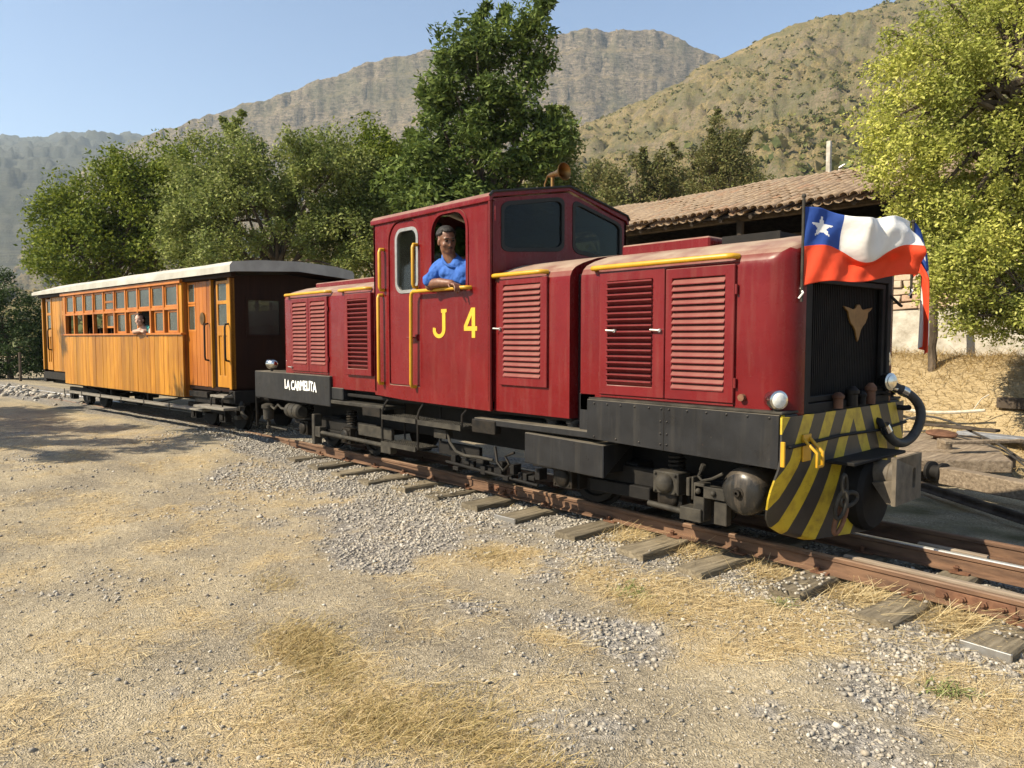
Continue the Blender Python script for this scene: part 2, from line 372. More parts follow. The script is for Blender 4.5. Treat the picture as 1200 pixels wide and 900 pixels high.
# ---------------------------------------------------------------- ground
TRK = [(14, 2.6), (6, 3.9), (2, 4.45), (0, 4.66), (-2, 4.78), (-4, 4.82), (-6, 4.81), (-8, 4.76), (-10, 4.68), (-13, 4.45), (-17, 4.06), (-22, 3.55), (-30, 2.7), (-45, 1.0)]
TX = np.array([p[0] for p in TRK][::-1], float); TY = np.array([p[1] for p in TRK][::-1], float)
def track_y(x):
    x = np.asarray(x, float); h = 1.2
    return (np.interp(x - h, TX, TY) + np.interp(x, TX, TY) * 2 + np.interp(x + h, TX, TY)) / 4
def bank(x, y):
    f = sstep(-14, -9, x)
    return f * (sstep(10.6, 13.0, y) * 1.25 + sstep(13, 40, y) * 1.0) + (1 - f) * sstep(9, 60, y) * 1.2
def ground_z(x, y):
    d = np.abs(y - track_y(x))
    bed = (1 - sstep(0.9, 2.2, d)) * 0.045
    z = -0.20 + bed + bank(x, y) + sstep(-7.5, -10.5, x) * 0.15 * (1 - sstep(2.5, 6, d))
    z = z + (fbm(x * 0.55, y * 0.55, 3) - 0.5) * 0.10 * (0.3 + 0.7 * sstep(0.8, 1.6, d))
    z = z + (fbm(x * 3.1, y * 3.1, 5, 4) - 0.5) * 0.045 + (fbm(x * 14, y * 14, 9, 2) - 0.5) * 0.014
    z = z - sstep(60, 400, np.hypot(x, y)) * 3
    return z
def blobs(x, y, L):
    m = np.zeros_like(x)
    for (bx, by, rx, ry, a, w) in L:
        c, s = math.cos(R(a)), math.sin(R(a)); u = (x - bx) * c + (y - by) * s; v = -(x - bx) * s + (y - by) * c
        m = np.maximum(m, w * np.exp(-((u / rx) ** 2 + (v / ry) ** 2)))
    return m
STRAW = [(-3.7, 3.35, 0.5, 0.35, 0, .9), (-2.6, 3.55, .9, .42, 0, 1), (-1.75, 3.65, .55, .4, 0, 1), (-3.3, 4.3, .25, .2, 0, .9), (-1.72, 4.3, .3, .16, 0, 1), (-1.12, 4.1, .3, .16, 0, 1),
         (-1.1, 3.45, .6, .3, -20, 1), (-.8, 3.2, .5, .3, 0, 1), (-1.9, 3.3, .4, .3, 0, .8), (-3.35, 1.63, .35, .25, 20, .95), (-2.95, 1.62, .4, .22, 0, .95), (-2.4, 1.55, .4, .3, 0, 1), (-2.0, 1.7, .4, .22, 20, 1), (-2.5, 1.1, .5, .3, 0, .8),
         (-5.5, 1.35, 1.2, .5, 10, .72), (-4.3, 1.5, .9, .4, 10, .7), (-7.5, 1.6, 1.6, .5, 5, .75), (-9.3, 2.0, 2.0, .5, 5, .7), (-12.5, 3.4, 2.5, .5, 0, .8), (-5.4, 3.1, .6, .25, 0, .75), (-6.6, 3.35, .8, .25, 0, .7), (-5.0, 3.6, .5, .2, 0, .6), (-16, 3.0, 4, .7, 0, .8), (-8.6, 3.7, 1.0, .3, 0, .7)]
GRAV = [(-9.2, 3.9, 1.0, .35, 0, .8), (-7.4, 3.6, 1.0, .4, 0, .95), (-6.2, 3.75, .9, .45, 0, 1), (-5.2, 3.65, .7, .55, 0, 1), (-4.5, 3.15, .55, .6, 20, 1), (-4.7, 4.1, .5, .4, 0, 1), (-4.3, 2.7, .4, .35, 0, .95), (-3.6, 3.95, .4, .3, 0, .9),
        (-2.45, 2.9, .45, .28, 20, .78), (-1.4, 3.2, .45, .3, 0, .75), (-1.25, 3.6, .35, .25, 0, .8), (-1.3, 2.75, .5, .28, 0, .72), (-1.9, 2.05, .6, .4, 10, .58), (-1.0, 3.85, .3, .2, 0, .9), (-2.9, 4.15, .3, .2, 0, .8), (-2.2, 4.1, .25, .2, 0, .7), (-3.3, 2.5, .5, .3, 0, .5), (-2.6, 2.3, .5, .3, 0, .5)]
def masks(x, y):
    n = fbm(x * 2.3, y * 2.3, 21, 4); n2 = fbm(x * 1.1, y * 1.1, 31, 3)
    base_ = 0.16 * sstep(-2.2, -4.5, x) * (1 - sstep(3.4, 4.2, y)) + 0.22
    far = sstep(9.4, 10.8, y) * 0.9 * (1 - sstep(16, 22, y)) + sstep(3, 9, -x - 9) * 0.25 * sstep(0.4, 0.6, n2)
    st = np.clip(np.maximum(blobs(x, y, STRAW) * (1.1 - 0.28 * sstep(-3.8, -4.8, x)), base_) - 0.25 + (n - 0.5) * 1.9 + (fbm(x * 9, y * 9, 61, 3) - .5) * .8, 0, 1)
    st = np.maximum(st, np.clip(far + (n - 0.5) * 1.0, 0, 1) * (far > 0.05))
    d = np.abs(y - track_y(x))
    gr = np.clip(np.maximum(blobs(x, y, GRAV) * 1.25, np.maximum(0.80 * sstep(2.5, 3.3, y) * sstep(-2.6, -3.6, x) * (0.35 + 0.65 * sstep(-9.5, -7.6, x)) + 0.5 * sstep(2.6, 3.6, y) * sstep(-3.6, -2.6, x), 0.2) * (1 - sstep(6, 7, y))) - 0.22 + (fbm(x * 1.9, y * 1.9, 41, 4) - 0.5) * 1.3 + (fbm(x * 8, y * 8, 63, 3) - .5) * .6, 0, 1)
    gr = np.maximum(gr, (1 - sstep(0.75, 1.15, d)) * np.clip(0.75 + (n - 0.5) * 1.4, 0, 1) * 0.9)
    st = st * (1 - 0.55 * gr); gr = gr * (1 - st * 0.35)
    return st, gr
def axis_pts(a, b, step, ext, n):
    core = np.arange(a, b + 1e-6, step); g = np.geomspace(step, ext, n)
    return np.concatenate([a - g[::-1], core, b + g])
gx = axis_pts(-13, 0.5, 0.068, 4500, 60); gy = axis_pts(0, 12.0, 0.068, 4500, 60)
GX, GY = np.meshgrid(gx, gy, indexing='ij'); fx = GX.ravel(); fy = GY.ravel()
GZ = ground_z(fx, fy); nx, ny = len(gx), len(gy)
ii, jj = np.meshgrid(np.arange(nx - 1), np.arange(ny - 1), indexing='ij'); ii = ii.ravel(); jj = jj.ravel()
GF = np.stack([ii * ny + jj, (ii + 1) * ny + jj, (ii + 1) * ny + jj + 1, ii * ny + jj + 1], 1)
def ground_mat():
    t = NT('dry_dirt_ground'); v = t.coord((1, 1, 1))
    at = t.node('Attribute'); at.attribute_name = 'cover'; sp = t.node('SeparateColor'); t.l.new(at.outputs['Color'], sp.inputs[0])
    st, gr, moss = sp.outputs[0], sp.outputs[1], sp.outputs[2]
    fine = t.noise(v, 130, 3, 0.7); mid = t.noise(v, 13, 6, 0.7); big = t.noise(v, 1.1, 6, 0.62)
    dirt = t.ramp(big, [(0.40, (0.165, 0.143, 0.108)), (0.60, (0.40, 0.33, 0.21))])
    grains = t.node('TexVoronoi'); grains.inputs['Scale'].default_value = 95; dn = t.node('TexNoise'); dn.inputs['Scale'].default_value = 21; t.l.new(v, dn.inputs['Vector']); vd = t.node('VectorMath', operation='MULTIPLY_ADD'); t.l.new(dn.outputs['Color'], vd.inputs[0]); vd.inputs[1].default_value = (0.06, 0.06, 0.06); t.l.new(v, vd.inputs[2]); t.l.new(vd.outputs[0], grains.inputs['Vector'])
    gcol = t.ramp(grains.outputs['Color'], [(0.1, (0.10, 0.086, 0.064)), (0.5, (0.275, 0.23, 0.16)), (0.9, (0.52, 0.445, 0.325))])
    dirt = t.mix(0.55, dirt, gcol)
    strawc = t.ramp(fine, [(0.3, (0.24, 0.172, 0.085)), (0.5, (0.42, 0.315, 0.165)), (0.7, (0.58, 0.46, 0.265))])
    stones = t.node('TexVoronoi'); stones.inputs['Scale'].default_value = 42; t.l.new(v, stones.inputs['Vector'])
    stc = t.ramp(stones.outputs['Color'], [(0.1, (0.09, 0.083, 0.075)), (0.5, (0.21, 0.193, 0.17)), (0.9, (0.36, 0.333, 0.295))])
    c = t.mix(t.ramp(t.math('ADD', gr, t.math('MULTIPLY', mid, 0.4)), [(0.45, (0, 0, 0)), (0.75, (1, 1, 1))]), dirt, stc)
    c = t.mix(t.math('MULTIPLY', t.ramp(t.math('ADD', st, t.math('MULTIPLY', mid, 0.55)), [(0.36, (0, 0, 0)), (1.0, (1, 1, 1))]), 0.68), c, strawc)
    mossc = t.ramp(fine, [(0.3, (0.045, 0.045, 0.022)), (0.7, (0.11, 0.10, 0.05))])
    c = t.mix(moss, c, mossc)
    t.set(Base_Color=c, Roughness=0.95, Specular_IOR_Level=0.15)
    h = t.math('ADD', t.math('MULTIPLY', grains.outputs['Distance'], 0.7), t.math('MULTIPLY', fine, 0.5))
    t.bump(t.math('ADD', h, t.math('MULTIPLY', mid, 1.6)), 0.75, 0.014); return t.m
M['ground'] = ground_mat()
ground = np_mesh('ground', np.stack([fx, fy, GZ], 1), GF, M['ground'], smooth=True); tag(ground, kind='structure')
st_, gr_ = masks(fx, fy)
moss_ = (sstep(5.9, 6.2, fy) * (1 - sstep(7.4, 7.8, fy)) * sstep(-3.6, -2.6, fx) * np.clip(0.6 + (fbm(fx * 3, fy * 3, 77) - 0.5) * 2, 0, 1))
ca = ground.data.attributes.new('cover', 'FLOAT_COLOR', 'POINT')
ca.data.foreach_set('color', np.stack([st_, gr_, moss_, np.ones_like(st_)], 1).astype(np.float32).ravel())

# ---------------------------------------------------------------- hills
def hill(name, prof, d_foot, d_ridge, mat, seed, rough, shape, kr=(-1.6, 1.6), nk=360, nd=70, back=1.5, cliff=0.0, fine=0.012, jag=0.006):
    px = np.array([p[0] for p in prof], float); py = np.array([p[1] for p in prof], float)
    ks = np.linspace(kr[0], kr[1], nk); elev = np.interp(ks * 871 + 600, px, (397 - py) / 871)
    elev = elev + jag * ((fbm(ks * 34 + seed, ks * 0 + 3.3, seed, 5, .6) - .5) * 1.4 + np.abs(fbm(ks * 14 + seed, ks * 0 + 1.7, seed + 1, 3) - .5))
    Hh = elev * d_ridge + CAMZ
    tt = np.linspace(0, 1.35, nd)
    K, T = np.meshgrid(ks, tt, indexing='ij'); HH = np.repeat(Hh[:, None], nd, 1)
    D = d_foot + (d_ridge - d_foot) * T
    fwx, fwy = -math.cos(YAW), math.sin(YAW); rx, ry = math.sin(YAW), math.cos(YAW)
    X = D * (fwx + rx * K); Y = D * (fwy + ry * K)
    prof_t = np.where(T <= 1, shape(np.clip(T, 0, 1)), 1 - ((T - 1) / 0.35) ** 1.3 * back * 0.6)
    sc = d_ridge / 11.0
    n = fbm(X / sc, Y / sc, seed, 6, 0.52) - 0.5
    rid = 1 - np.abs(fbm(X / sc * 0.8 + 7, Y / sc * 0.8, seed + 5, 5) * 2 - 1)
    amp = rough * d_ridge * np.clip(T * 2.2, 0, 1)
    env = 1 - 0.86 * np.exp(-((T - 1) / 0.10) ** 2)
    Z = HH * prof_t + amp * env * (n * 1.1 + (rid - 0.75) * 0.9)
    Z = Z + fine * d_ridge * np.clip(T * 2, 0, 1) * ((1 - np.abs(fbm(X / sc * 5, Y / sc * 5, seed + 9, 5, .6) * 2 - 1)) - .7) * (0.35 + 0.65 * (1 - np.exp(-((T - 1) / .06) ** 2)))
    Q = sc / 9; Z = Z + fine * 0.55 * d_ridge * np.clip(T * 2, 0, 1) * (fbm((X + 0.9 * Z) / Q, (Y - 0.8 * Z) / Q, seed + 13, 4, .6) - .5) * (0.3 + 0.7 * (1 - np.exp(-((T - 1) / .05) ** 2)))
    if cliff:
        st = HH * 0.10; q = Z / np.maximum(st, 1); fr = q - np.floor(q); Z = Z + cliff * st * (sstep(0.3, 0.6, fr) - fr) * np.clip(T * 3, 0, 1)
    Z = np.where(T < 0.02, -4, Z - 1.0)
    V = np.stack([X.ravel(), Y.ravel(), Z.ravel()], 1)
    a, b = np.meshgrid(np.arange(nk - 1), np.arange(nd - 1), indexing='ij'); a = a.ravel(); b = b.ravel()
    F = np.stack([a * nd + b, (a + 1) * nd + b, (a + 1) * nd + b + 1, a * nd + b + 1], 1)
    o = np_mesh(name, V, F, mat, smooth=True); tag(o, kind='structure'); return o, X, Y, Z, T
def hill_mat(name, grass1, grass2, rock1, rock2, bush, sc, strata=0.0, bush_amt=0.6, crag=False, crag_amt=0.5):
    t = NT(name); v = t.coord((sc, sc, sc))
    n1 = t.noise(v, 2.0, 8, 0.65); n2 = t.noise(v, 9, 8, 0.7); n3 = t.noise(v, 40, 4, 0.7)
    c = t.ramp(t.math('ADD', t.math('MULTIPLY', n1, 0.6), t.math('MULTIPLY', n2, 0.4)), [(0.38, grass1), (0.6, grass2)])
    g = t.node('NewGeometry'); sx = t.node('SeparateXYZ'); t.l.new(g.outputs['Normal'], sx.inputs[0])
    steep = t.ramp(t.math('ADD', sx.outputs[2], t.math('MULTIPLY', t.math('SUBTRACT', n2, 0.5), 0.45)), [(0.60, (1, 1, 1)), (0.84, (0, 0, 0))])
    vs = t.coord((sc * 1.0, sc * 1.0, sc * 9)); st = t.noise(vs, 4, 6, 0.65)
    rock = t.ramp(st, [(0.35, rock1), (0.62, rock2)])
    c = t.mix(t.math('MULTIPLY', steep, 0.85), c, rock)
    if strata:
        b = t.ramp(t.noise(t.coord((sc * 0.3, sc * 0.3, sc * 12)), 3, 5), [(0.47, (0, 0, 0)), (0.56, (1, 1, 1))]); c = t.mix(t.math('MULTIPLY', b, strata), c, rock1)
    bm = t.ramp(t.math('ADD', t.math('MULTIPLY', n3, 0.55), t.math('MULTIPLY', n2, 0.45)), [(0.50, (0, 0, 0)), (0.58, (1, 1, 1))])
    c = t.mix(t.math('MULTIPLY', bm, bush_amt), c, bush)
    sp = t.noise(t.coord((sc * 1.1, sc * 0.9, sc * 1.3)), 8.5 if crag else 15, 3, 0.75); sp2 = t.noise(t.coord((sc, sc, sc * 0.8), rot=(.4, .2, 1)), 26, 3, 0.7)
    c = t.mix(t.math('MULTIPLY', t.ramp(sp, [(0.53, (0, 0, 0)), (0.60, (1, 1, 1))]), crag_amt), c, rock1)
    c = t.mix(t.math('MULTIPLY', t.ramp(sp2, [(0.55, (0, 0, 0)), (0.63, (1, 1, 1))]), 0.6), c, bush)
    c = t.mix(t.math('MULTIPLY', t.ramp(sp2, [(0.34, (1, 1, 1)), (0.42, (0, 0, 0))]), 0.45), c, rock2)
    gp = t.ramp(t.noise(v, 0.9, 4, 0.6), [(0.47, (0, 0, 0)), (0.62, (1, 1, 1))]); c = t.mix(t.math('MULTIPLY', gp, 0.4), c, bush)
    t.set(Base_Color=c, Roughness=0.97, Specular_IOR_Level=0.05)
    t.bump(t.math('ADD', n2, t.math('MULTIPLY', n3, 0.5)), 0.8, 1.0 / sc * 0.05); return t.m
M['hillA'] = hill_mat('far_hill_haze_tone', (0.05, 0.055, 0.045), (0.105, 0.10, 0.075), (0.028, 0.032, 0.034), (0.085, 0.085, 0.075), (0.04, 0.046, 0.028), 0.014, 0.55, 0.6)  # bluish haze and partial shade are put into these slope colours
M['hillB'] = hill_mat('rocky_mountain', (0.12, 0.095, 0.05), (0.26, 0.19, 0.11), (0.032, 0.027, 0.023), (0.28, 0.225, 0.165), (0.06, 0.068, 0.036), 0.022, 0.15, 0.6, True, 0.85)
M['hillC'] = hill_mat('dry_grass_slope', (0.115, 0.10, 0.045), (0.29, 0.215, 0.105), (0.10, 0.08, 0.06), (0.20, 0.16, 0.115), (0.075, 0.085, 0.04), 0.045, 0.0, 0.9)
pA = [(-1200, 130), (-500, 175), (-200, 160), (-60, 170), (0, 168), (60, 167), (100, 165), (170, 164), (230, 172), (320, 210), (420, 260), (600, 330), (2200, 360)]
pB = [(-1200, 330), (-300, 300), (0, 262), (90, 215), (150, 182), (200, 160), (260, 146), (310, 129), (345, 118), (380, 105), (430, 87), (470, 76), (500, 72), (540, 70), (600, 60), (640, 53), (670, 50), (700, 47), (735, 47), (762, 46), (780, 50), (800, 60), (827, 77), (860, 90), (950, 130), (1200, 200), (2200, 330)]
pC = [(-1200, 390), (200, 350), (350, 300), (500, 230), (600, 185), (680, 152), (740, 128), (785, 108), (812, 86), (830, 78), (850, 72), (880, 54), (910, 42), (950, 33), (1000, 22), (1040, 10), (1080, 0), (1130, -22), (1300, -70), (1700, -100), (2200, -60)]
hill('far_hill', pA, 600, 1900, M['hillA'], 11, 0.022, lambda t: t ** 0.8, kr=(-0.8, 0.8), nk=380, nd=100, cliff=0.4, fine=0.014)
hill('mountain', pB, 420, 1050, M['hillB'], 23, 0.045, lambda t: 0.74 * t + 0.26 * sstep(0.80, 0.96, t), kr=(-1.0, 1.0), nk=640, nd=170, fine=0.016, jag=0.012, cliff=0.5)
hc, HX, HY, HZ, HT = hill('grassy_hillside', pC, 62, 420, M['hillC'], 37, 0.045, lambda t: 0.9 * t ** 1.15 + 0.1 * t ** 4, kr=(-1.1, 1.3), nk=600, nd=170, fine=0.024)
# shrubs dotted over the slope: far too many to count
def tufts(P, size, per, seed, flat=0.8):
    r = np.random.default_rng(seed); n = len(P)
    d = r.normal(size=(n, per, 3)); d /= np.linalg.norm(d, axis=2, keepdims=True); d[:, :, 2] = np.abs(d[:, :, 2]) * flat
    c = P[:, None, :] + d * size[:, None, None] * r.uniform(0.5, 1.0, (n, per, 1))
    a = r.normal(size=(n, per, 3)); a /= np.linalg.norm(a, axis=2, keepdims=True); b = np.cross(a, r.normal(size=(n, per, 3))); b /= np.linalg.norm(b, axis=2, keepdims=True)
    s = size[:, None, None] * 0.52
    V = np.stack([c - a * s, c + b * s * 0.8, c + a * s, c - b * s * 0.8], 2).reshape(-1, 3)
    return V, np.arange(len(V)).reshape(-1, 4)
def scatter_hill(X, Y, Z, T, n, seed, t0, t1, s0, s1):
    r = np.random.default_rng(seed); i = r.uniform(0, X.shape[0] - 1.01, n * 4); j = r.uniform(0, X.shape[1] - 1.01, n * 4)
    i0 = i.astype(int); j0 = j.astype(int); fi = i - i0; fj = j - j0
    f = lambda A: (A[i0, j0] * (1 - fi) + A[i0 + 1, j0] * fi) * (1 - fj) + (A[i0, j0 + 1] * (1 - fi) + A[i0 + 1, j0 + 1] * fi) * fj
    x, y, z, t = f(X), f(Y), f(Z), f(T)
    k = (y * math.cos(YAW) + x * math.sin(YAW)) / (-x * math.cos(YAW) + y * math.sin(YAW)) if False else None
    fwd = -x * math.cos(YAW) + y * math.sin(YAW); rgt = x * math.sin(YAW) + y * math.cos(YAW)
    dens = fbm(x / 26, y / 26, seed + 3, 5, .6)
    ok = (t > t0) & (t < t1) & (np.abs(rgt / fwd) < 0.9) & (r.uniform(size=len(x)) < np.clip((dens - 0.38) * 5, 0.05, 1) * np.clip(1.15 - 0.6 * t, 0.2, 1))
    P = np.stack([x, y, z], 1)[ok][:n]; return P, r.uniform(s0, s1, len(P)) * (0.7 + 0.6 * r.uniform(size=len(P)) ** 3)
P, sz = scatter_hill(HX, HY, HZ, HT, 13500, 5, 0.02, 1.02, 0.35, 1.6)
P2, sz2 = scatter_hill(HX, HY, HZ, HT, 2600, 15, 0.01, 0.5, 0.8, 2.6); P = np.concatenate([P, P2]); sz = np.concatenate([sz, sz2]); V, F = tufts(P, sz, 9, 6); tag(np_mesh('hillside_shrubs', V, F, M['shrub']), 'grey green shrubs dotted over the dry grassy hillside', 'shrubs', kind='stuff')

# ---------------------------------------------------------------- track
def rail(name, label, x0, x1, off, mats, h=0.11, head=0.045, foot=0.09, z0=0.0, step=0.4, yfn=None, group=None):
    xs = np.arange(x0, x1 + 1e-6, step); yf = yfn or (lambda x: track_y(x) + off)
    prof = [(-foot / 2, -h), (foot / 2, -h), (foot / 2, -h + 0.010), (0.012, -h + 0.024), (0.012, -0.034), (head / 2, -0.026), (head / 2, -0.006), (head / 2 - 0.008, 0), (-head / 2 + 0.008, 0), (-head / 2, -0.006), (-head / 2, -0.026), (-0.012, -0.034), (-0.012, -h + 0.024), (-foot / 2, -h + 0.010)]
    m = MB(); n = len(prof)
    for x in xs:
        y = float(yf(x)); m.v += [(x, y + p[0], z0 + p[1]) for p in prof]
    for i in range(len(xs) - 1):
        for k in range(n):
            m.f.append((i * n + k, i * n + (k + 1) % n, (i + 1) * n + (k + 1) % n, (i + 1) * n + k)); m.mi.append(1 if k in (6, 7, 8) else 0)
    m.f += [tuple(range(n)), tuple(range((len(xs) - 1) * n, len(xs) * n))]; m.mi += [0, 0]
    return tag(m.build(name, mats, None, smooth=30), label, 'rail', group)
G = 0.325
near_rail = rail('rail', 'rusty near rail running under the red locomotive', -45, 6, -G, [M['rust_rail'], M['rail_top']])
far_rail = rail('rail', 'rail with a polished shiny top on the far side of the track', -45, 6, G, [M['rust_rail'], M['rail_shiny']])
rail('check_rail', 'dull weathered check rail just behind the rusty near rail', -1.95, 6, -G + 0.105, [M['grey_rail']] * 2, h=0.105, z0=-0.004)
rail('check_rail', 'grey check rail just behind the shiny rail', -1.75, -1.12, G + 0.105, [M['grey_rail']] * 2, h=0.105, z0=-0.004)
rail('check_rail', 'grey check rail piece beyond the gap behind the shiny rail', -1.03, 6, G + 0.105, [M['grey_rail']] * 2, h=0.105, z0=-0.004)
rail('rail', 'rusty outer rail beside the dark mossy ground', -3.4, 6, 0.80, [M['rust_rail']] * 2)
rail('rail', 'dark low rail along the edge of the mossy ground beneath the timber deck', -4.2, -0.2, 0, [M['old_timber']] * 2, h=0.08, z0=-0.07, yfn=lambda x: 7.78 - (x + 2.62) * 0.80)
# fishplate with bolts on the near rail, chairs and spikes
def fishplate(parent, x, off, side):
    y = float(track_y(x)) + off + side * 0.017; dy = float(track_y(x + 0.3) - track_y(x - 0.3)) / 0.6
    m = MB(); m.box(-0.19, 0.19, -0.006, 0.006, -0.088, -0.035); o = m.build('fishplate', M['rust'], parent, 0.003); o.location = (x, y, 0); o.rotation_euler = (0, 0, math.atan(dy))
    b = MB()
    for k in (-0.14, -0.05, 0.05, 0.14): b.lathe((k, side * 0.006, -0.062), (0, side, 0), [(0, 0.017), (0.014, 0.017), (0.015, 0.009), (0.03, 0.009)], 6)
    build_each(b, 'bolt', M['rust'], o)
fishplate(near_rail, -5.05, -G, -1); fishplate(near_rail, -1.2, -G, -1)
sleeper_x = [-0.95, -1.47, -2.03, -2.57, -3.12, -3.72, -4.44, -4.98, -5.5, -6.02, -6.55, -7.1, -7.7, -8.3, -8.9]
LBL = {0: 'weathered sleeper nearest the camera with a pale metal capped end', 1: 'wide grey sleeper with a few stones on its end, next to the nearest one', 2: 'sleeper sprinkled with loose stones just ahead of the striped plough', 3: 'split grey sleeper just below the striped plough',
       4: 'cracked sleeper below the round air tank', 5: 'half buried sleeper between straw tufts below the tool box end', 6: 'sleeper with a pale metal capped end below the tool box', 7: 'sleeper in gravel behind the metal capped one under the platform',
       8: 'sleeper below the bolted rail joint under the cab', 9: 'thin sleeper under the locomotive steps', 10: 'rearmost sleeper still in sunlight under the cab door steps'}
def chair(parent, x, y, rz):
    m = MB(); m.box(-0.055, 0.055, -0.075, 0.075, 0, 0.012)
    for sy in (-0.055, 0.055): m.lathe((0.02 * (1 if sy > 0 else -1), sy, 0.012), (0, 0, 1), [(0, 0.014), (0.018, 0.014), (0.026, 0.02), (0.034, 0.012)], 6)
    o = m.build('rail_spike_plate', M['rust'], parent); o.location = (x, y, 0.061); return o
for k, x in enumerate(sleeper_x):
    r = random.Random(100 + k); L = 0.83 + r.uniform(-0.05, 0.07); w = 0.105 + r.uniform(-0.01, 0.015)
    dy = float(track_y(x + 0.3) - track_y(x - 0.3)) / 0.6
    m = MB(); n = 10; top = 0.06
    for i in range(n + 1):
        yy = -L + 2 * L * i / n; j = lambda s: r.uniform(-s, s)
        m.v += [(-w + j(.007), yy, -0.09), (w + j(.007), yy, -0.09), (w + j(.008), yy, top - .012 + j(.006)), (w - .012 + j(.004), yy, top + j(.004)), (0.01 + j(.012), yy, top - 0.006 + j(.006)), (-w + .012 + j(.004), yy, top + j(.004)), (-w + j(.008), yy, top - .012 + j(.006))]
    for i in range(n):
        for q in range(7): m.f.append((i * 7 + q, i * 7 + (q + 1) % 7, (i + 1) * 7 + (q + 1) % 7, (i + 1) * 7 + q)); m.mi.append(0)
    m.f += [tuple(range(7)), tuple(range(n * 7, n * 7 + 7))]; m.mi += [0, 0]
    o = m.build('sleeper', M['sleeper'], None, smooth=0); o.location = (x, float(track_y(x)), -0.171); o.rotation_euler = (R(r.uniform(-.5, .5)), R(r.uniform(-1, 1)), math.atan(dy) + R(r.uniform(-2.5, 2.5)))
    tag(o, LBL.get(k, 'old timber sleeper hidden in the dark beneath the locomotive'), 'sleeper', 'timber sleepers under the track')
    if k in (0, 6):
        c = MB(); c.box(-w - .004, w + .004, -L - 0.012, -L + 0.004, -0.05, top + .004); c.build('end_cap', M['alu'], o, 0.003)
    for s in (-1, 1): chair(o, 0, s * G, 0)

# ---------------------------------------------------------------- locomotive (local frame: x forward, -y towards the camera)
YC = 4.86
loco = empty('locomotive', (-5.5, YC, 0), label='red diesel locomotive with louvred bonnets, yellow handrails and striped plough', cat='locomotive')
HW = 0.80
def hood_section(w, top=1.995):
    k = w / 0.80
    half = [(0.80, 0.80), (0.80, 1.74), (0.795, 1.785), (0.775, 1.825), (0.74, 1.855), (0.66, 1.89), (0.5, 1.938), (0.25, 1.98), (0, top)]
    L = [(-a * k, z) for a, z in half]; return L + [(-y, z) for y, z in L[-2::-1]]
def hood(x0, x1, round0=0.0, round1=0.0, z0=0.80, r=0.17, hw=HW, front=None):
    """lofted bonnet; the vertical corners at a rounded end curve in plan"""
    xs = [(x0, hw)] if not round0 else [(x0 + r * (1 - math.cos(a)), hw - r + r * math.sin(a)) for a in [R(q) for q in (0, 15, 30, 45, 60, 75, 90)]]
    xs += [(x1, hw)] if not round1 else [(x1 - r * (1 - math.cos(a)), hw - r + r * math.sin(a)) for a in [R(q) for q in (90, 75, 60, 45, 30, 15, 0)]]
    m = MB(); secs = []
    for x, w in xs:
        s = hood_section(hw); dz = (hw - w) / r
        out = []
        for y, z in s:
            yy = y if abs(y) <= w else math.copysign(w, y)
            zz = z0 if z == 0.80 else z - (0.06 * dz ** 2 if z > 1.7 else 0)
            out.append((x, yy, zz))
        secs.append(out); m.v += out
    n = len(secs[0])
    for i in range(len(secs) - 1):
        for k in range(n - 1): m.f.append((i * n + k, i * n + k + 1, (i + 1) * n + k + 1, (i + 1) * n + k)); m.mi.append(0)
    if not round0 or front != 0: m.f.append(tuple(range(n))); m.mi.append(0)
    if front != 1: m.f.append(tuple(range((len(secs) - 1) * n, len(secs) * n))); m.mi.append(0)
    return m, secs
# main bonnet with an open radiator front
m, secs = hood(1.79, 3.42, 0, 1, front=1)
m.build('bonnet', M['red'], loco, smooth=40)
fs = [(p[1], p[2]) for p in secs[-1]]
# front face panel with the radiator opening
m = MB(); m.panel(fs, [rect(-0.57, 0.57, 0.93, 1.70)], lambda u, w, d: (3.42 - d, u, w), 0.05); fp = m.build('radiator_surround', M['soot'], loco, 0.004)
m = MB(); m.box(3.30, 3.335, -0.60, 0.60, 0.90, 1.72)
for k in range(45): y = -0.56 + k * 0.0255; m.box(3.335, 3.36, y - 0.004, y + 0.004, 0.93, 1.70)
rad = m.build('radiator', M['soot'], loco, 0, 0)
m = MB(); m.panel(rect(-0.565, 0.565, 0.935, 1.695), [rect(-0.52, 0.52, 0.97, 1.66)], lambda u, w, d: (3.405 - d, u, w), 0.03); m.build('radiator_frame', M['soot'], loco, 0.004)
# horned emblem plate on the radiator
half = [(0, -0.135), (0.026, -0.095), (0.042, -0.06), (0.07, -0.035), (0.115, -0.01), (0.145, 0.03), (0.155, 0.062), (0.195, 0.078), (0.225, 0.098), (0.14, 0.088), (0.075, 0.078), (0.04, 0.09), (0.03, 0.105), (0.012, 0.115), (0, 0.108)]
em = [(u, w) for u, w in half] + [(-u, w) for u, w in half[-2:0:-1]]
m = MB(); m.panel(em, [], lambda u, w, d: (3.375 - d, 0.20 + u, 1.435 + w), 0.012); m.build('horned_emblem', simple('tarnished_brass', (0.16, 0.085, 0.02), (0.22, 0.12, 0.03), 20, 0.6, 0.3), loco, 0.002)
# middle bonnet between cab and gap, rear bonnet
m, _ = hood(0.86, 1.71, z0=0.726, hw=0.835); m.build('bonnet', M['red'], loco, smooth=40)
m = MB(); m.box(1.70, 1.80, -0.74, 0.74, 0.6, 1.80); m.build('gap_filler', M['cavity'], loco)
m, _ = hood(-3.12, -0.92, 1, 0, z0=0.78, hw=0.835, front=None); m.build('bonnet', M['red'], loco, smooth=40)
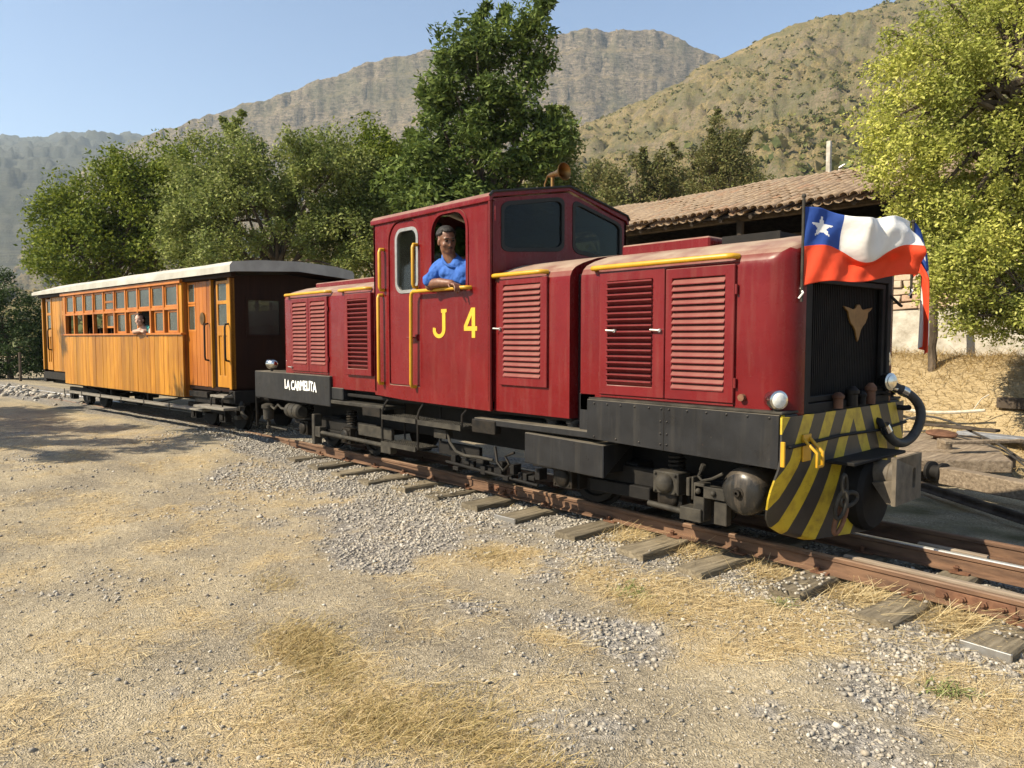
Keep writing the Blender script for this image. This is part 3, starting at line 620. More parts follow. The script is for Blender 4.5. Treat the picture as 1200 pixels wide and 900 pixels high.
# bonnet lids on top
m = MB(); m.box(1.88, 2.64, -0.45, 0.45, 1.93, 2.018); m.build('bonnet_lid', M['red'], loco, 0.012)
m = MB()
for k in range(12): x = 2.76 + k * 0.035; m.box(x - .06, x - .048, -0.36, 0.36, 1.94, 2.008)
m.box(2.69, 3.11, -0.375, -0.36, 1.92, 2.01); m.box(2.69, 3.11, 0.36, 0.375, 1.92, 2.01); m.build('exhaust_grille', M['soot'], loco)
m = MB(); m.box(-2.75, -1.3, -0.55, 0.1, 1.92, 1.985); m.build('bonnet_lid', M['red'], loco, 0.012)

# ---- cab: walls with real openings
CW = 0.87; CX0, CX1 = -0.925, 0.85
ROOF = [(-CW, 2.49), (0.05, 2.655), (CW, 2.47)]
win = rrect(0.05, 0.54, 1.765, 2.408, 0.03, 7, 0.16)
dwin = rrect(-0.535, -0.195, 1.768, 2.339, 0.09, 6)
side_o = [(CX0, 0.76), (CX0 + .5, 0.737), (CX1, 0.72), (CX1, 2.45), (CX0, 2.45)]
door_o = rrect(-0.66, -0.14, 0.875, 2.43, 0.02, 6, 0.19)
m = MB(); m.panel(side_o, [win, door_o], lambda u, w, d: (u, -CW + d, w), 0.03); m.build('cab_side', M['red'], loco, 0.003)
m = MB(); m.panel(side_o, [win, rrect(-0.535, -0.195, 1.768, 2.339, 0.09, 6)], lambda u, w, d: (u, CW - d, w), 0.03); m.build('cab_side', M['red'], loco, 0.003)
door_i = rrect(-0.652, -0.148, 0.883, 2.422, 0.018, 6, 0.183)
m = MB(); m.panel(door_i, [dwin], lambda u, w, d: (u, -CW + 0.012 + d, w), 0.028); door = m.build('cab_door', M['red_door'], loco, 0.004)
m = MB(); m.panel(rrect(-0.555, -0.175, 1.748, 2.359, 0.105, 6), [rrect(-0.522, -0.208, 1.78, 2.327, 0.08, 6)], lambda u, w, d: (u, -CW + 0.004 + d, w), 0.02); m.build('window_seal', M['alu'], door, 0.003)
m = MB(); m.panel(rrect(-0.53, -0.20, 1.772, 2.335, 0.085, 6), [], lambda u, w, d: (u, -CW + 0.02 + d, w), 0.006); m.build('pane', M['glass'], door)
m = MB(); m.box(-0.245, -0.185, -CW - 0.008, -CW + 0.02, 1.30, 1.36); m.tube([(-0.215, -CW - .005, 1.33), (-0.215, -CW - .035, 1.33), (-0.30, -CW - .037, 1.33)], 0.009, 6); m.build('door_handle', M['red_door'], door)
m = MB(); m.panel(rrect(0.02, 0.57, 1.74, 2.438, 0.03, 7, 0.185), [win], lambda u, w, d: (u, -CW - 0.008 + d, w), 0.014); m.build('window_surround', M['red'], loco, 0.004)
def roofpt(y, add=0): 
    return (2.49 + (y + CW) / (0.05 + CW) * 0.165 if y < 0.05 else 2.655 - (y - 0.05) / (CW - 0.05) * 0.185) + add
fr_o = [(-CW, 0.8), (CW, 0.8), (CW, roofpt(CW) - .03), (0.05, 2.625), (-CW, roofpt(-CW) - .03)]
def skew(y0, y1, zb0, zb1, off, r=0.07):
    L = rrect(0, 1, 0, 1, 0.13, 5); out = []
    for u, w in L:
        y = y0 + (y1 - y0) * u; zb = zb0 + (zb1 - zb0) * u; zt = roofpt(y) - off; out.append((y, zb + (zt - zb) * w))
    return out
w1 = skew(-0.73, -0.02, 2.06, 2.12, 0.085); w2 = skew(0.13, 0.78, 2.12, 2.06, 0.085)
m = MB(); m.panel(fr_o, [w1, w2], lambda u, w, d: (CX1 - d, u, w), 0.03); m.build('cab_front', M['red'], loco, 0.003)
m = MB(); m.panel(fr_o, [w1, w2], lambda u, w, d: (CX0 + d, u, w), 0.03); m.build('cab_rear', M['red'], loco, 0.003)
for xx, sg in ((CX1, 1), (CX0, -1)):
    for (a, b, c0, c1) in ((-0.73, -0.02, 2.06, 2.12), (0.13, 0.78, 2.12, 2.06)):
        m = MB(); m.panel(skew(a - .022, b + .022, c0 - .022, c1 - .022, 0.063), [skew(a + .012, b - .012, c0 + .012, c1 + .012, 0.097)], lambda u, w, d: (xx + sg * (0.006 - d), u, w), 0.022); ws = m.build('windscreen_seal', M['seal'], loco, 0.003)
        m = MB(); m.panel(skew(a + .002, b - .002, c0 + .002, c1 + .002, 0.087), [], lambda u, w, d: (xx - sg * (0.010 + d), u, w), 0.006); m.build('windscreen', M['tinted'], ws)
# roof: thin pitched sheet with gutters
m = MB(); rx0, rx1 = CX0 - 0.02, CX1 + 0.02
pr = [(-CW - 0.022, 2.435), (-CW - 0.022, 2.475), (-CW + 0.01, 2.51), (-0.4, 2.592), (0.05, 2.672), (0.45, 2.585), (CW - 0.01, 2.50), (CW + 0.022, 2.46), (CW + 0.022, 2.42), (CW, 2.42), (CW - .02, 2.452), (0.05, 2.638), (-CW + .02, 2.472), (-CW, 2.435)]
m.panel(pr, [], lambda u, w, d: (rx0 + d, u, w), rx1 - rx0); m.build('cab_roof', M['red'], loco, 0.004)
m = MB(); m.tube([(rx1 + .004, p[0], p[1] + .004) for p in pr[1:8]], 0.012, 6); m.build('roof_edge', M['seal'], loco)
m = MB(); m.box(CX0 + .03, CX1 - .03, -CW + .03, CW - .03, 0.80, 0.84); m.build('cab_floor', M['soot'], loco)
m = MB(); m.box(0.45, 0.82, -0.55, 0.6, 0.84, 1.72); m.box(0.40, 0.6, -0.3, 0.2, 1.72, 1.82); m.build('control_desk', M['grease'], loco, 0.01)
m = MB(); m.tube([(CX1 + .004, -CW - .004, 0.74), (CX1 + .004, -CW - .004, 2.44)], 0.016, 8); m.build('corner_bead', M['red'], loco)
m = MB(); m.tube([(CX1 + .03, -CW + .03, 2.28), (CX1 + .03, -CW + .03, 2.44), (CX1 + .005, -CW + .03, 2.45)], 0.008, 6); m.build('rain_pipe', M['red'], loco)
# horn
m = MB(); m.lathe((0.68, -0.02, 2.79), (1, -0.1, 0.02), [(0, 0.016), (0.03, 0.024), (0.09, 0.025), (0.14, 0.034), (0.18, 0.052), (0.21, 0.078), (0.214, 0.074), (0.18, 0.045), (0.12, 0.02)], 20); horn = m.build('horn', M['brass'], loco, smooth=50)
m = MB(); m.tube([(0.72, -0.02, 2.62), (0.72, -0.02, 2.79)], 0.016, 8); m.tube([(0.64, -0.02, 2.64), (0.62, -0.02, 2.72), (0.665, -0.02, 2.80)], 0.008, 6); m.build('bracket', M['brass'], horn)

# ---- yellow handrails
def rail_tube(pts, r=0.017, n=10): m = MB(); m.tube(pts, r, n); return m.build('handrail', M['yellow'], loco, smooth=60)
def vert_handle(x, z0, z1, top=True, bot=True):
    y0 = -CW - 0.005; y1 = -CW - 0.055; c = 0.03
    p = ([(x, y0, z0), (x, y1 + .01, z0), (x, y1, z0 + c)] if bot else [(x, y1, z0)]) + ([(x, y1, z1 - c), (x, y1 + .01, z1), (x, y0, z1)] if top else [(x, y1, z1)])
    return rail_tube(p)
vert_handle(-0.735, 1.794, 2.184); vert_handle(-0.765, 0.882, 1.745); vert_handle(-0.172, 1.793, 2.18)
y1 = -CW - 0.055
rail_tube([(-0.215, -CW, 0.875), (-0.215, y1 + .01, 0.875), (-0.215, y1, 0.905), (-0.205, y1, 1.70), (-0.195, y1, 1.735), (-0.165, y1, 1.752), (0.57, y1, 1.752), (0.595, y1 + .01, 1.752), (0.60, -CW, 1.752)])
def top_rail(x0, x1, z, y, r=0.018):
    rail_tube([(x0, y + 0.05, z), (x0 + .01, y, z), (x0 + .05, y - .012, z), (x1 - .05, y - .012, z), (x1 - .01, y, z), (x1, y + .05, z)], r)
top_rail(1.919, 3.06, 1.82, -HW - 0.03); top_rail(0.875, 1.461, 1.83, -0.835 - 0.03); top_rail(-1.64, -1.057, 1.83, -0.835 - 0.03, 0.017); top_rail(-2.92, -1.883, 1.835, -0.835 - 0.03, 0.017)
# ---- louvred doors
def slat_mesh(w, pitch, up):
    h = pitch * 0.90; m = MB()
    if up:   # pressed louvre: face leans out towards its lower edge and catches the sun
        p = [(0.002, h), (-0.024, 0.006), (-0.024, 0.0), (-0.014, 0.0), (0.010, h)]
    else:    # blade whose visible face leans down
        p = [(-0.030, h), (-0.030, h - 0.010), (0.006, 0.0), (0.010, 0.004), (-0.022, h)]
    n = len(p); m.v = [(x, y, z) for x in (-w / 2, w / 2) for y, z in p]
    m.f = [tuple(range(n)), tuple(range(n, 2 * n))] + [(k, (k + 1) % n, n + (k + 1) % n, n + k) for k in range(n)]; m.mi = [0] * len(m.f)
    return m
def louver_door(x0, x1, z0, z1, lx0, lx1, lz0, lz1, n, up, y, name='bonnet_door', t=0.02):
    m = MB(); m.panel(rect(x0, x1, z0, z1), [rect(lx0, lx1, lz0, lz1)], lambda u, w, d: (u, y - t + d, w), t + 0.004); d = m.build(name, M['red_door'], loco, 0.004)
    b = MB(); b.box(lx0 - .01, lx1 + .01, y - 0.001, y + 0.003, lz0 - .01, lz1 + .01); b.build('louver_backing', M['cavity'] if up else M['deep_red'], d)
    p = (lz1 - lz0) / n; first = None
    for k in range(n):
        if first is None: first = slat_mesh(lx1 - lx0, p, up).build('louver_slat', M['slat'], d, smooth=0); o = first
        else: o = first.copy(); COL.objects.link(o); o.parent = d
        o.location = ((lx0 + lx1) / 2, y - 0.004, lz0 + p * k)
    return d
Y0 = -HW - 0.002; Y1 = -0.837
d1 = louver_door(1.985, 2.548, 0.925, 1.782, 2.061, 2.452, 0.995, 1.72, 17, False, Y0)
d2 = louver_door(2.556, 3.062, 0.925, 1.772, 2.608, 2.995, 0.995, 1.708, 17, True, Y0)
d3 = louver_door(0.945, 1.49, 0.945, 1.796, 0.995, 1.417, 1.015, 1.75, 17, True, Y1)
d4 = louver_door(-2.79, -2.355, 0.945, 1.785, -2.745, -2.41, 1.03, 1.74, 16, True, Y1)
d5 = louver_door(-2.347, -1.92, 0.945, 1.785, -2.30, -1.97, 1.03, 1.74, 16, True, Y1)
d6 = louver_door(-1.517, -0.996, 0.942, 1.787, -1.455, -1.06, 1.01, 1.73, 16, False, Y1, t=0.035)
def latch(d, x, z, y):
    m = MB(); m.cyl((x, y, z), (x, y - 0.018, z), 0.012, 10); m.tube([(x, y - .018, z), (x - 0.07, y - .022, z + .004)], 0.007, 6); m.build('latch', M['alu'], d)
latch(d1, 2.52, 1.375, Y0 - .02); latch(d1, 2.14, 1.375, Y0 - .025); latch(d3, 0.965, 1.40, Y1 - .02); latch(d4, -2.76, 0.985, Y1 - .02)
m = MB(); m.cyl((3.12, -HW, 0.965), (3.12, -HW - 0.03, 0.965), 0.022, 10); m.build('drain_plug', M['rust'], loco)
m = MB()
for (xa, xb, z, y) in ((-2.79, -1.92, 0.94, Y1), (1.985, 3.06, 0.922, Y0)): m.box(xa, xb, y - .012, y, z - .014, z - .004)
for x in (1.985, 3.07): 
    for z in (1.05, 1.62): m.cyl((x, Y0 - .012, z - .03), (x, Y0 - .012, z + .03), 0.009, 8)
for x in (-2.80, -1.912):
    for z in (1.1, 1.65): m.cyl((x, Y1 - .012, z - .025), (x, Y1 - .012, z + .025), 0.008, 8)
build_each(m, 'door_hinge', M['red_door'], loco)
# painted number
def letter(polys, name, lab):
    m = MB()
    for o, h in polys: m.panel(o, h, lambda u, w, d: (u, -CW - 0.004 + d, w), 0.006)
    o = m.build(name, M['yellow_letter'], loco, 0, 0); o['label'] = lab
def arc(cx, cy, r, a0, a1, n=8, sy=1.0): return [(cx + r * math.cos(R(a0 + (a1 - a0) * i / n)), cy + r * sy * math.sin(R(a0 + (a1 - a0) * i / n))) for i in range(n + 1)]
jx = 0.05; J = [(jx + 0.135, 1.582), (jx + 0.135, 1.552), (jx + 0.150, 1.548)] + [(jx + 0.150, 1.42)] + arc(jx + 0.102, 1.40, 0.048, 0, -180, 10, 0.85)[1:] + [(jx + .052, 1.415), (jx + 0.012, 1.42)] + arc(jx + 0.102, 1.405, 0.094, 180, 360, 14, 0.85)[1:] + [(jx + 0.196, 1.55), (jx + .215, 1.555), (jx + 0.215, 1.582)]
letter([(J, [])], 'number_letter', 'yellow painted letter J')
fx = 0.508; F4 = [(fx + 0.105, 1.328), (fx + 0.150, 1.328), (fx + 0.150, 1.388), (fx + 0.176, 1.388), (fx + 0.176, 1.425), (fx + 0.150, 1.425), (fx + 0.150, 1.582), (fx + 0.098, 1.582), (fx + 0.0, 1.43), (fx + 0.0, 1.388), (fx + 0.105, 1.388)]
letter([(F4, [[(fx + 0.105, 1.425), (fx + 0.105, 1.52), (fx + 0.045, 1.425)]])], 'number_figure', 'yellow painted figure 4')

# ---- frame, beams, boxes
def part(name, m, mat, bevel=0.006, parent=None, smooth=35): return build_each(m, name, mat, parent or loco, bevel, smooth) if name in EACH else m.build(name, mat, parent or loco, bevel, smooth)
part('main_frame', MB().box(-3.7, 3.2, -0.42, 0.42, 0.34, 0.80).box(-3.75, 3.3, -0.72, 0.72, 0.70, 0.82), M['soot'])
part('bonnet_floor', MB().box(-3.1, 1.7, -0.80, 0.80, 0.70, 0.735), M['soot'])
m = MB(); m.hexa([(1.93, -0.885, 0.606), (3.40, -0.885, 0.568), (3.40, -0.865, 0.568), (1.93, -0.865, 0.606), (1.93, -0.885, 0.888), (3.40, -0.885, 0.882), (3.40, -0.865, 0.882), (1.93, -0.865, 0.888)]); skirt = part('side_skirt', m, M['black'], 0.003)
part('side_skirt', MB().box(1.78, 1.935, -0.80, -0.78, 0.62, 0.92), M['black'], 0.003)
part('running_board', MB().box(1.935, 3.412, -0.875, 0.875, 0.8845, 0.90), M['grey'], 0.003)
m = MB(); m.box(2.597, 2.603, -0.8875, -0.884, 0.59, 0.88); skirt_seam = m.build('panel_seam', M['soot'], skirt)
m = MB()
for x in (2.0, 2.12, 2.24, 2.36, 2.48, 2.58, 2.64, 2.78, 2.92, 3.06, 3.2, 3.34): m.ball((x, -0.886, 0.862), 0.0075, 8, 5)
for z in (0.63, 0.70, 0.78): m.ball((2.575, -0.886, z), 0.007, 8, 5); m.ball((2.625, -0.886, z), 0.007, 8, 5)
for x in (2.0, 2.2, 2.4): m.ball((x, -0.886, 0.625), 0.007, 8, 5)
tag(m.build('rivets', M['black'], skirt), kind='stuff')
part('side_skirt', MB().box(1.93, 3.40, 0.865, 0.885, 0.59, 0.88), M['black'], 0.003)
part('platform_beam', MB().box(0.62, 1.93, -0.86, -0.50, 0.60, 0.652), M['black'])
part('junction_box', MB().box(0.604, 0.906, -0.872, -0.80, 0.527, 0.64), M['grease'])
m = MB(); m.lathe((1.42, -0.70, 0.652), (0, 0, 1), [(0, .06), (.03, .06), (.035, .07), (.065, .07), (.072, .06)], 20); part('fuel_cap', m, M['black'], 0)
m = MB(); m.lathe((1.66, -0.72, 0.652), (0, 0, 1), [(0, .055), (.02, .055), (.025, .07), (.05, .07), (.056, .06)], 20); part('fuel_cap', m, M['black'], 0)
m = MB(); m.hexa([(1.262, -0.872, 0.345), (2.075, -0.872, 0.33), (2.075, -0.855, 0.33), (1.262, -0.855, 0.345), (1.262, -0.872, 0.585), (2.075, -0.872, 0.568), (2.075, -0.5, 0.568), (1.262, -0.5, 0.585)]); part('tool_box', m, M['black'])
part('tool_box_back', MB().box(1.30, 2.06, -0.85, -0.52, 0.35, 0.56), M['soot'])
namebox = part('name_board', MB().box(-3.81, -1.85, -0.872, -0.60, 0.575, 0.912), M['black'], 0.008)
part('beam_end', MB().box(-1.85, -1.60, -0.85, -0.60, 0.66, 0.79), M['black'])
part('end_post', MB().box(-3.80, -3.785, -0.872, -0.84, 0.20, 0.575), M['grease'], 0.002)
part('rear_beam', MB().box(-3.83, -3.70, -0.86, 0.87, 0.56, 0.905), M['black'])
tc = bpy.data.curves.new('name', 'FONT'); tc.body = 'LA CARMELITA'; tc.size = 0.150; tc.offset = 0.0052; tc.space_character = 1.0; tc.extrude = 0.002; tc.align_x = 'CENTER'; tc.resolution_u = 3
to = bpy.data.objects.new('tmp', tc); COL.objects.link(to)
dg = bpy.context.evaluated_depsgraph_get(); tm = bpy.data.meshes.new_from_object(to.evaluated_get(dg)); bpy.data.objects.remove(to)
xs_ = [v.co.x for v in tm.vertices]; sx_ = 0.80 / (max(xs_) - min(xs_)); rr = random.Random(4)
for v in tm.vertices:
    x = v.co.x * sx_; z = v.co.y; v.co = (x - 2.55, -0.875 + (0 if v.co.z > 0 else 0.002), 0.725 + z + 0.006 * math.sin(x * 9) + 0.004 * math.sin(x * 31))
tm.materials.clear(); tm.materials.append(M['white']); lo = link('name_lettering', tm, namebox); lo['label'] = 'hand painted white lettering LA CARMELITA'
part('walkway_beam', MB().box(-2.34, -0.76, -0.86, -0.62, 0.612, 0.652), M['grey'])
part('equipment_box', MB().box(-1.17, -0.837, -0.875, -0.70, 0.535, 0.63), M['grease'])
# steps: hangers and chequer plates
m = MB()
for x in (-0.775, -0.17): m.tube([(x + .03, -0.80, 0.76), (x + 0.01, -0.87, 0.66), (x, -0.885, 0.60), (x, -0.885, 0.29)], 0.011, 6)
m.tube([(0.50, -0.80, 0.74), (0.49, -0.885, 0.66), (0.49, -0.885, 0.56)], 0.010, 6)
m.tube([(-0.775, -0.62, 0.30), (-0.775, -0.62, 0.7)], 0.011, 6); m.tube([(-0.17, -0.62, 0.30), (-0.17, -0.62, 0.7)], 0.011, 6); part('step_hanger', m, M['grease'], 0)
def step(x0, x1, z):
    m = MB(); m.box(x0, x1, -0.90, -0.64, z - 0.03, z - 0.012); m.box(x0, x1, -0.905, -0.892, z - 0.045, z)
    r = random.Random(int(z * 100) + int(x0 * 10)); 
    nx = int((x1 - x0) / 0.035)
    for i in range(nx):
        for j in range(6):
            x = x0 + 0.018 + i * 0.035; y = -0.88 + j * 0.042; m.box(x - .011, x + .011, y - .005 , y + .005, z - .012, z - 0.004)
    part('step', m, M['grey'], 0, smooth=0)
step(-0.76, -0.18, 0.575); step(-0.145, 0.49, 0.572); step(-0.77, -0.185, 0.312)
# ---- bogies with wheels, axle boxes, springs, brake gear
def bogie(xc):
    f = MB()
    for s in (-1, 1):
        f.box(xc - 0.95, xc + 0.95, s * 0.60 - .03, s * 0.60 + .03, 0.27, 0.40)
        for dx in (-0.5, 0.5): f.box(xc + dx - .12, xc + dx + .12, s * 0.63 - .05, s * 0.63 + .05, 0.16, 0.30)
        f.box(xc - 0.28, xc + 0.28, s * 0.62 - .05, s * 0.62 + .05, 0.18, 0.27)
    f.box(xc - 0.12, xc + 0.12, -0.6, 0.6, 0.25, 0.42)
    fr = part('bogie_frame', f, M['soot'])
    for dx in (-0.5, 0.5):
        w = MB()
        for s in (-1, 1): w.lathe((xc + dx, s * 0.29, 0.255), (0, s, 0), [(0, 0.285), (0.025, 0.285), (0.03, 0.258), (0.085, 0.25), (0.085, 0.20), (0.06, 0.19), (0.06, 0.07), (0.10, 0.06), (0.12, 0.04)], 28)
        w.cyl((xc + dx, -0.5, 0.255), (xc + dx, 0.5, 0.255), 0.05, 12); part('wheelset', w, M['soot'], 0, fr)
        for s in (-1, 1):
            sp = MB(); pts = [(xc + dx + 0.05 * math.cos(a), s * 0.66 + 0.05 * math.sin(a), 0.36 + a * 0.0045) for a in np.linspace(0, 2 * math.pi * 6, 60)]; sp.tube(pts, 0.011, 5); part('coil_spring', sp, M['grease'], 0, fr)
        ab = MB(); ab.box(xc + dx - .10, xc + dx + .10, -0.74, -0.66, 0.17, 0.34); ab.lathe((xc + dx, -0.74, 0.255), (0, -1, 0), [(0, .075), (.02, .07), (.03, .05)], 16)
        for a in (-.075, .075):
            for b in (-.06, .06): ab.ball((xc + dx + a, -0.742, 0.255 + b), 0.011, 6, 4)
        part('axle_box', ab, M['grease'], 0.004, fr)
    return fr
b1 = bogie(2.05); b2 = bogie(-2.25)
m = MB(); m.tube([(-2.25, -0.76, 0.245), (-0.95, -0.76, 0.235)], 0.022, 10); part('brake_rod', m, M['grey'], 0)
m = MB(); m.box(-2.40, -2.25, -0.79, -0.70, 0.19, 0.31); m.box(-2.42, -2.36, -0.80, -0.70, 0.10, 0.45); m.box(-0.98, -0.80, -0.78, -0.70, 0.16, 0.28); m.box(-1.55, -0.90, -0.70, -0.66, 0.28, 0.40); part('brake_hanger', m, M['grey'], 0.006)
m = MB(); m.lathe((-2.98, -0.80, 0.46), (1, 0, 0), [(0, .06), (.02, .085), (.1, .09), (.102, .095), (.115, .095), (.117, .09), (.22, .09), (.222, .095), (.235, .095), (.237, .09), (.32, .085), (.34, .06)], 20); part('brake_cylinder', m, M['grey'], 0)
m = MB(); m.lathe((-3.58, -0.80, 0.50), (0, 0, -1), [(0, .04), (.02, .085), (.06, .085), (.065, .068), (.2, .062), (.22, .02), (.28, .02), (.285, .03), (.32, .03)], 18); part('air_filter', m, M['grey'], 0)
m = MB(); m.tube([(-3.5, -0.80, 0.47), (-3.38, -0.81, 0.44), (-3.3, -0.80, 0.50), (-3.2, -0.80, 0.46), (-3.0, -0.80, 0.46)], 0.014, 8); m.tube([(-3.6, -0.78, 0.2), (-3.1, -0.78, 0.2)], 0.012, 6); part('air_pipe', m, M['grey'], 0)
m = MB(); m.box(0.02, 0.2, -0.84, -0.76, 0.42, 0.50); m.tube([(0.20, -0.82, 0.48), (0.26, -0.84, 0.40), (0.36, -0.85, 0.33), (0.5, -0.86, 0.31), (0.66, -0.85, 0.315), (0.8, -0.8, 0.30)], 0.013, 8); part('cable', m, M['grey'], 0)
m = MB(); m.tube([(0.85, -0.82, 0.42), (0.90, -0.84, 0.30), (0.98, -0.84, 0.24), (1.05, -0.84, 0.30), (1.0, -0.84, 0.36), (1.10, -0.83, 0.40)], 0.012, 8); part('cable', m, M['grease'], 0)
m = MB()
r_ = random.Random(9)
for k in range(16):
    x = 0.15 + k * 0.075; z = r_.uniform(0.14, 0.24); m.box(x, x + r_.uniform(.04, .11), -0.74 - r_.uniform(0, .05), -0.68, z, z + r_.uniform(.03, .09))
m.tube([(0.1, -0.76, 0.2), (1.3, -0.76, 0.15)], 0.015, 6); m.box(-0.1, 0.5, -0.70, -0.66, 0.25, 0.36); part('brake_link', m, M['soot'], 0.004)
# air tank, valve, levers at the front
m = MB(); m.lathe((3.125, -0.845, 0.385), (0, 1, 0), [(0, 0.02), (0.006, 0.07), (0.02, 0.115), (0.045, 0.140), (0.075, 0.148), (0.55, 0.148), (0.6, 0.12), (0.62, 0.05)], 36); tank = part('air_tank', m, M['grease'], 0, smooth=50)
tank.data.materials[0] = dusty_paint('tank_paint', (0.016, 0.0155, 0.015), (0.026, 0.0245, 0.022), DUST, 0.3, 0.35, 5)
m = MB(); m.lathe((3.125, -0.835, 0.385), (0, -1, 0), [(0, .035), (.012, .035), (.014, .022), (.035, .022), (.036, .01), (.02, .01)], 14); m.build('tank_plug', M['grease'], tank)
m = MB(); m.box(2.455, 2.66, -0.80, -0.66, 0.285, 0.435); m.lathe((2.555, -0.80, 0.36), (0, -1, 0), [(0, .068), (.02, .064), (.04, .045), (.05, .015)], 18)
for a in (-.08, .08):
    for b in (-.058, .058): m.cyl((2.557 + a, -0.80, 0.36 + b), (2.557 + a, -0.815, 0.36 + b), 0.012, 6)
part('valve_box', m, M['grey'], 0.006)
m = MB(); m.box(2.72, 2.745, -0.80, -0.7, 0.30, 0.42); m.box(2.76, 2.775, -0.80, -0.7, 0.28, 0.43); m.box(2.79, 2.87, -0.82, -0.74, 0.16, 0.40); m.box(2.80, 3.02, -0.82, -0.76, 0.31, 0.385); m.box(2.93, 3.02, -0.80, -0.74, 0.15, 0.30); m.box(2.70, 2.86, -0.84, -0.72, 0.15, 0.235); m.ball((2.94, -0.825, 0.35), 0.02, 8, 6); m.ball((2.83, -0.825, 0.35), 0.02, 8, 6)
m.tube([(2.42, -0.80, 0.205), (2.74, -0.80, 0.19)], 0.02, 10); part('brake_lever', m, M['grey'], 0.004)
m = MB(); m.tube([(2.86, -0.83, 0.50), (2.84, -0.84, 0.45), (2.87, -0.845, 0.425), (2.95, -0.85, 0.45), (3.02, -0.85, 0.49)], 0.009, 6); m.cyl((2.86, -0.84, 0.49), (2.875, -0.84, 0.53), 0.016, 8); part('cable', m, M['grey'], 0)

# ---- front: buffer beam, striped plough, coupler, hoses, lamps
beam = part('buffer_beam', MB().box(3.36, 3.41, -0.862, 0.862, 0.562, 0.881), M['hazard'], 0.006)
pl = [(-0.895, 0.735), (-0.90, 0.60), (-0.905, 0.42), (-0.86, 0.27), (-0.79, 0.19), (-0.60, 0.115), (-0.47, 0.085), (-0.08, 0.085), (0.08, 0.085), (0.47, 0.085), (0.6, 0.115), (0.79, 0.19), (0.86, 0.27), (0.905, 0.42), (0.90, 0.60), (0.895, 0.735)]
def plough_x(y, z): 
    t = max(0, min(1, (0.60 - z) / 0.5)); return 3.425 + t * (0.10 - 0.30 * abs(y)) + 0.02
m = MB(); N = 28; rows = 14
half_w = lambda z: np.interp(z, [0.085, 0.115, 0.19, 0.27, 0.42, 0.60, 0.735], [0.50, 0.62, 0.79, 0.86, 0.905, 0.90, 0.895])
zs = np.linspace(0.085, 0.872, rows)
for lay in (0, 0.012):
    for z in zs:
        w = float(half_w(z))
        for i in range(N + 1): y = -w + 2 * w * i / N; m.v.append((plough_x(y, z) - lay - (0.02 if abs(y) > w - .001 else 0), y, float(z)))
q = (N + 1) * rows
for j in range(rows - 1):
    for i in range(N):
        a = j * (N + 1) + i; m.f += [(a, a + 1, a + N + 2, a + N + 1), (q + a, q + a + N + 1, q + a + N + 2, q + a + 1)]
for i in range(N): m.f += [(i, q + i, q + i + 1, i + 1), ((rows - 1) * (N + 1) + i, (rows - 1) * (N + 1) + i + 1, q + (rows - 1) * (N + 1) + i + 1, q + (rows - 1) * (N + 1) + i)]
for j in range(rows - 1):
    for i in (0, N): a = j * (N + 1) + i; m.f.append((a, a + N + 1, q + a + N + 1, q + a))
m.mi = [0] * len(m.f); plough = m.build('plough', M['hazard'], loco, 0, 50)
m = MB(); m.tube([(3.455, -0.86, 0.70), (3.458, -0.2, 0.715), (3.458, 0.4, 0.70), (3.455, 0.86, 0.72)], 0.010, 6); part('front_air_line', m, M['soot'], 0)
m = MB(); m.box(3.425, 3.45, -0.912, -0.896, 0.59, 0.735); m.build('edge_strip', M['yellow'], beam, 0.003)
# step bracket on the beam
m = MB(); m.box(3.446, 3.458, -0.70, -0.60, 0.60, 0.76); m.tube([(3.45, -0.62, 0.74), (3.54, -0.63, 0.66), (3.54, -0.63, 0.58)], 0.012, 6); m.tube([(3.45, -0.70, 0.74), (3.54, -0.70, 0.66), (3.54, -0.70, 0.58), (3.54, -0.63, 0.58)], 0.010, 6); part('step_bracket', m, M['yellow'], 0.003)
# coupler: housing, draw pipe and square plate with a slot
m = MB(); m.lathe((3.40, 0.03, 0.325), (1, 0, 0), [(0, .235), (.16, .235), (.19, .21), (.20, .15)], 24); part('coupler_housing', m, M['soot'], 0)
m = MB(); m.box(3.40, 3.62, -0.38, 0.42, 0.555, 0.575); part('coupler_shelf', m, M['soot'], 0.004)
m = MB(); m.lathe((3.50, 0.04, 0.455), (1, 0, 0), [(0, .098), (.18, .098), (.19, .108), (.23, .108)], 20); cp = part('coupler', m, M['coupler'], 0)
def cplate(u, w, d): return (3.745 + d + 0.10 * u * u, 0.05 + u, 0.45 + w)
m = MB(); m.panel(rect(-0.205, 0.205, -0.145, 0.145), [rrect(0.07, 0.12, -0.07, 0.06, 0.02, 3)], cplate, 0.025); m.build('coupler_plate', M['coupler'], cp, 0.004)
m = MB(); m.box(3.69, 3.745, -0.02, 0.03, 0.53, 0.58); m.hexa([(3.70, -0.10, 0.30), (3.745, -0.10, 0.30), (3.745, 0.0, 0.30), (3.70, 0.0, 0.30), (3.60, -0.08, 0.42), (3.745, -0.10, 0.45), (3.745, 0.0, 0.45), (3.60, 0.0, 0.42)]); build_each(m, 'gusset', M['coupler'], cp, 0.003)
def link_ring(c, rx, rz, r, ax, rot=0):
    pts = []
    for k in range(20):
        a = 2 * math.pi * k / 20; u = rx * math.cos(a); w = rz * math.sin(a); uu = u * math.cos(rot) - w * math.sin(rot); ww = u * math.sin(rot) + w * math.cos(rot)
        pts.append((c[0] + ax[0] * uu, c[1] + ax[1] * uu, c[2] + ww))
    m = MB(); m.tube(pts, r, 8, closed=True); return m
chain = link_ring((3.585, -0.43, 0.44), 0.03, 0.07, 0.012, (0, 1), 0.1).build('coupling_chain', M['grey'], loco, smooth=60)
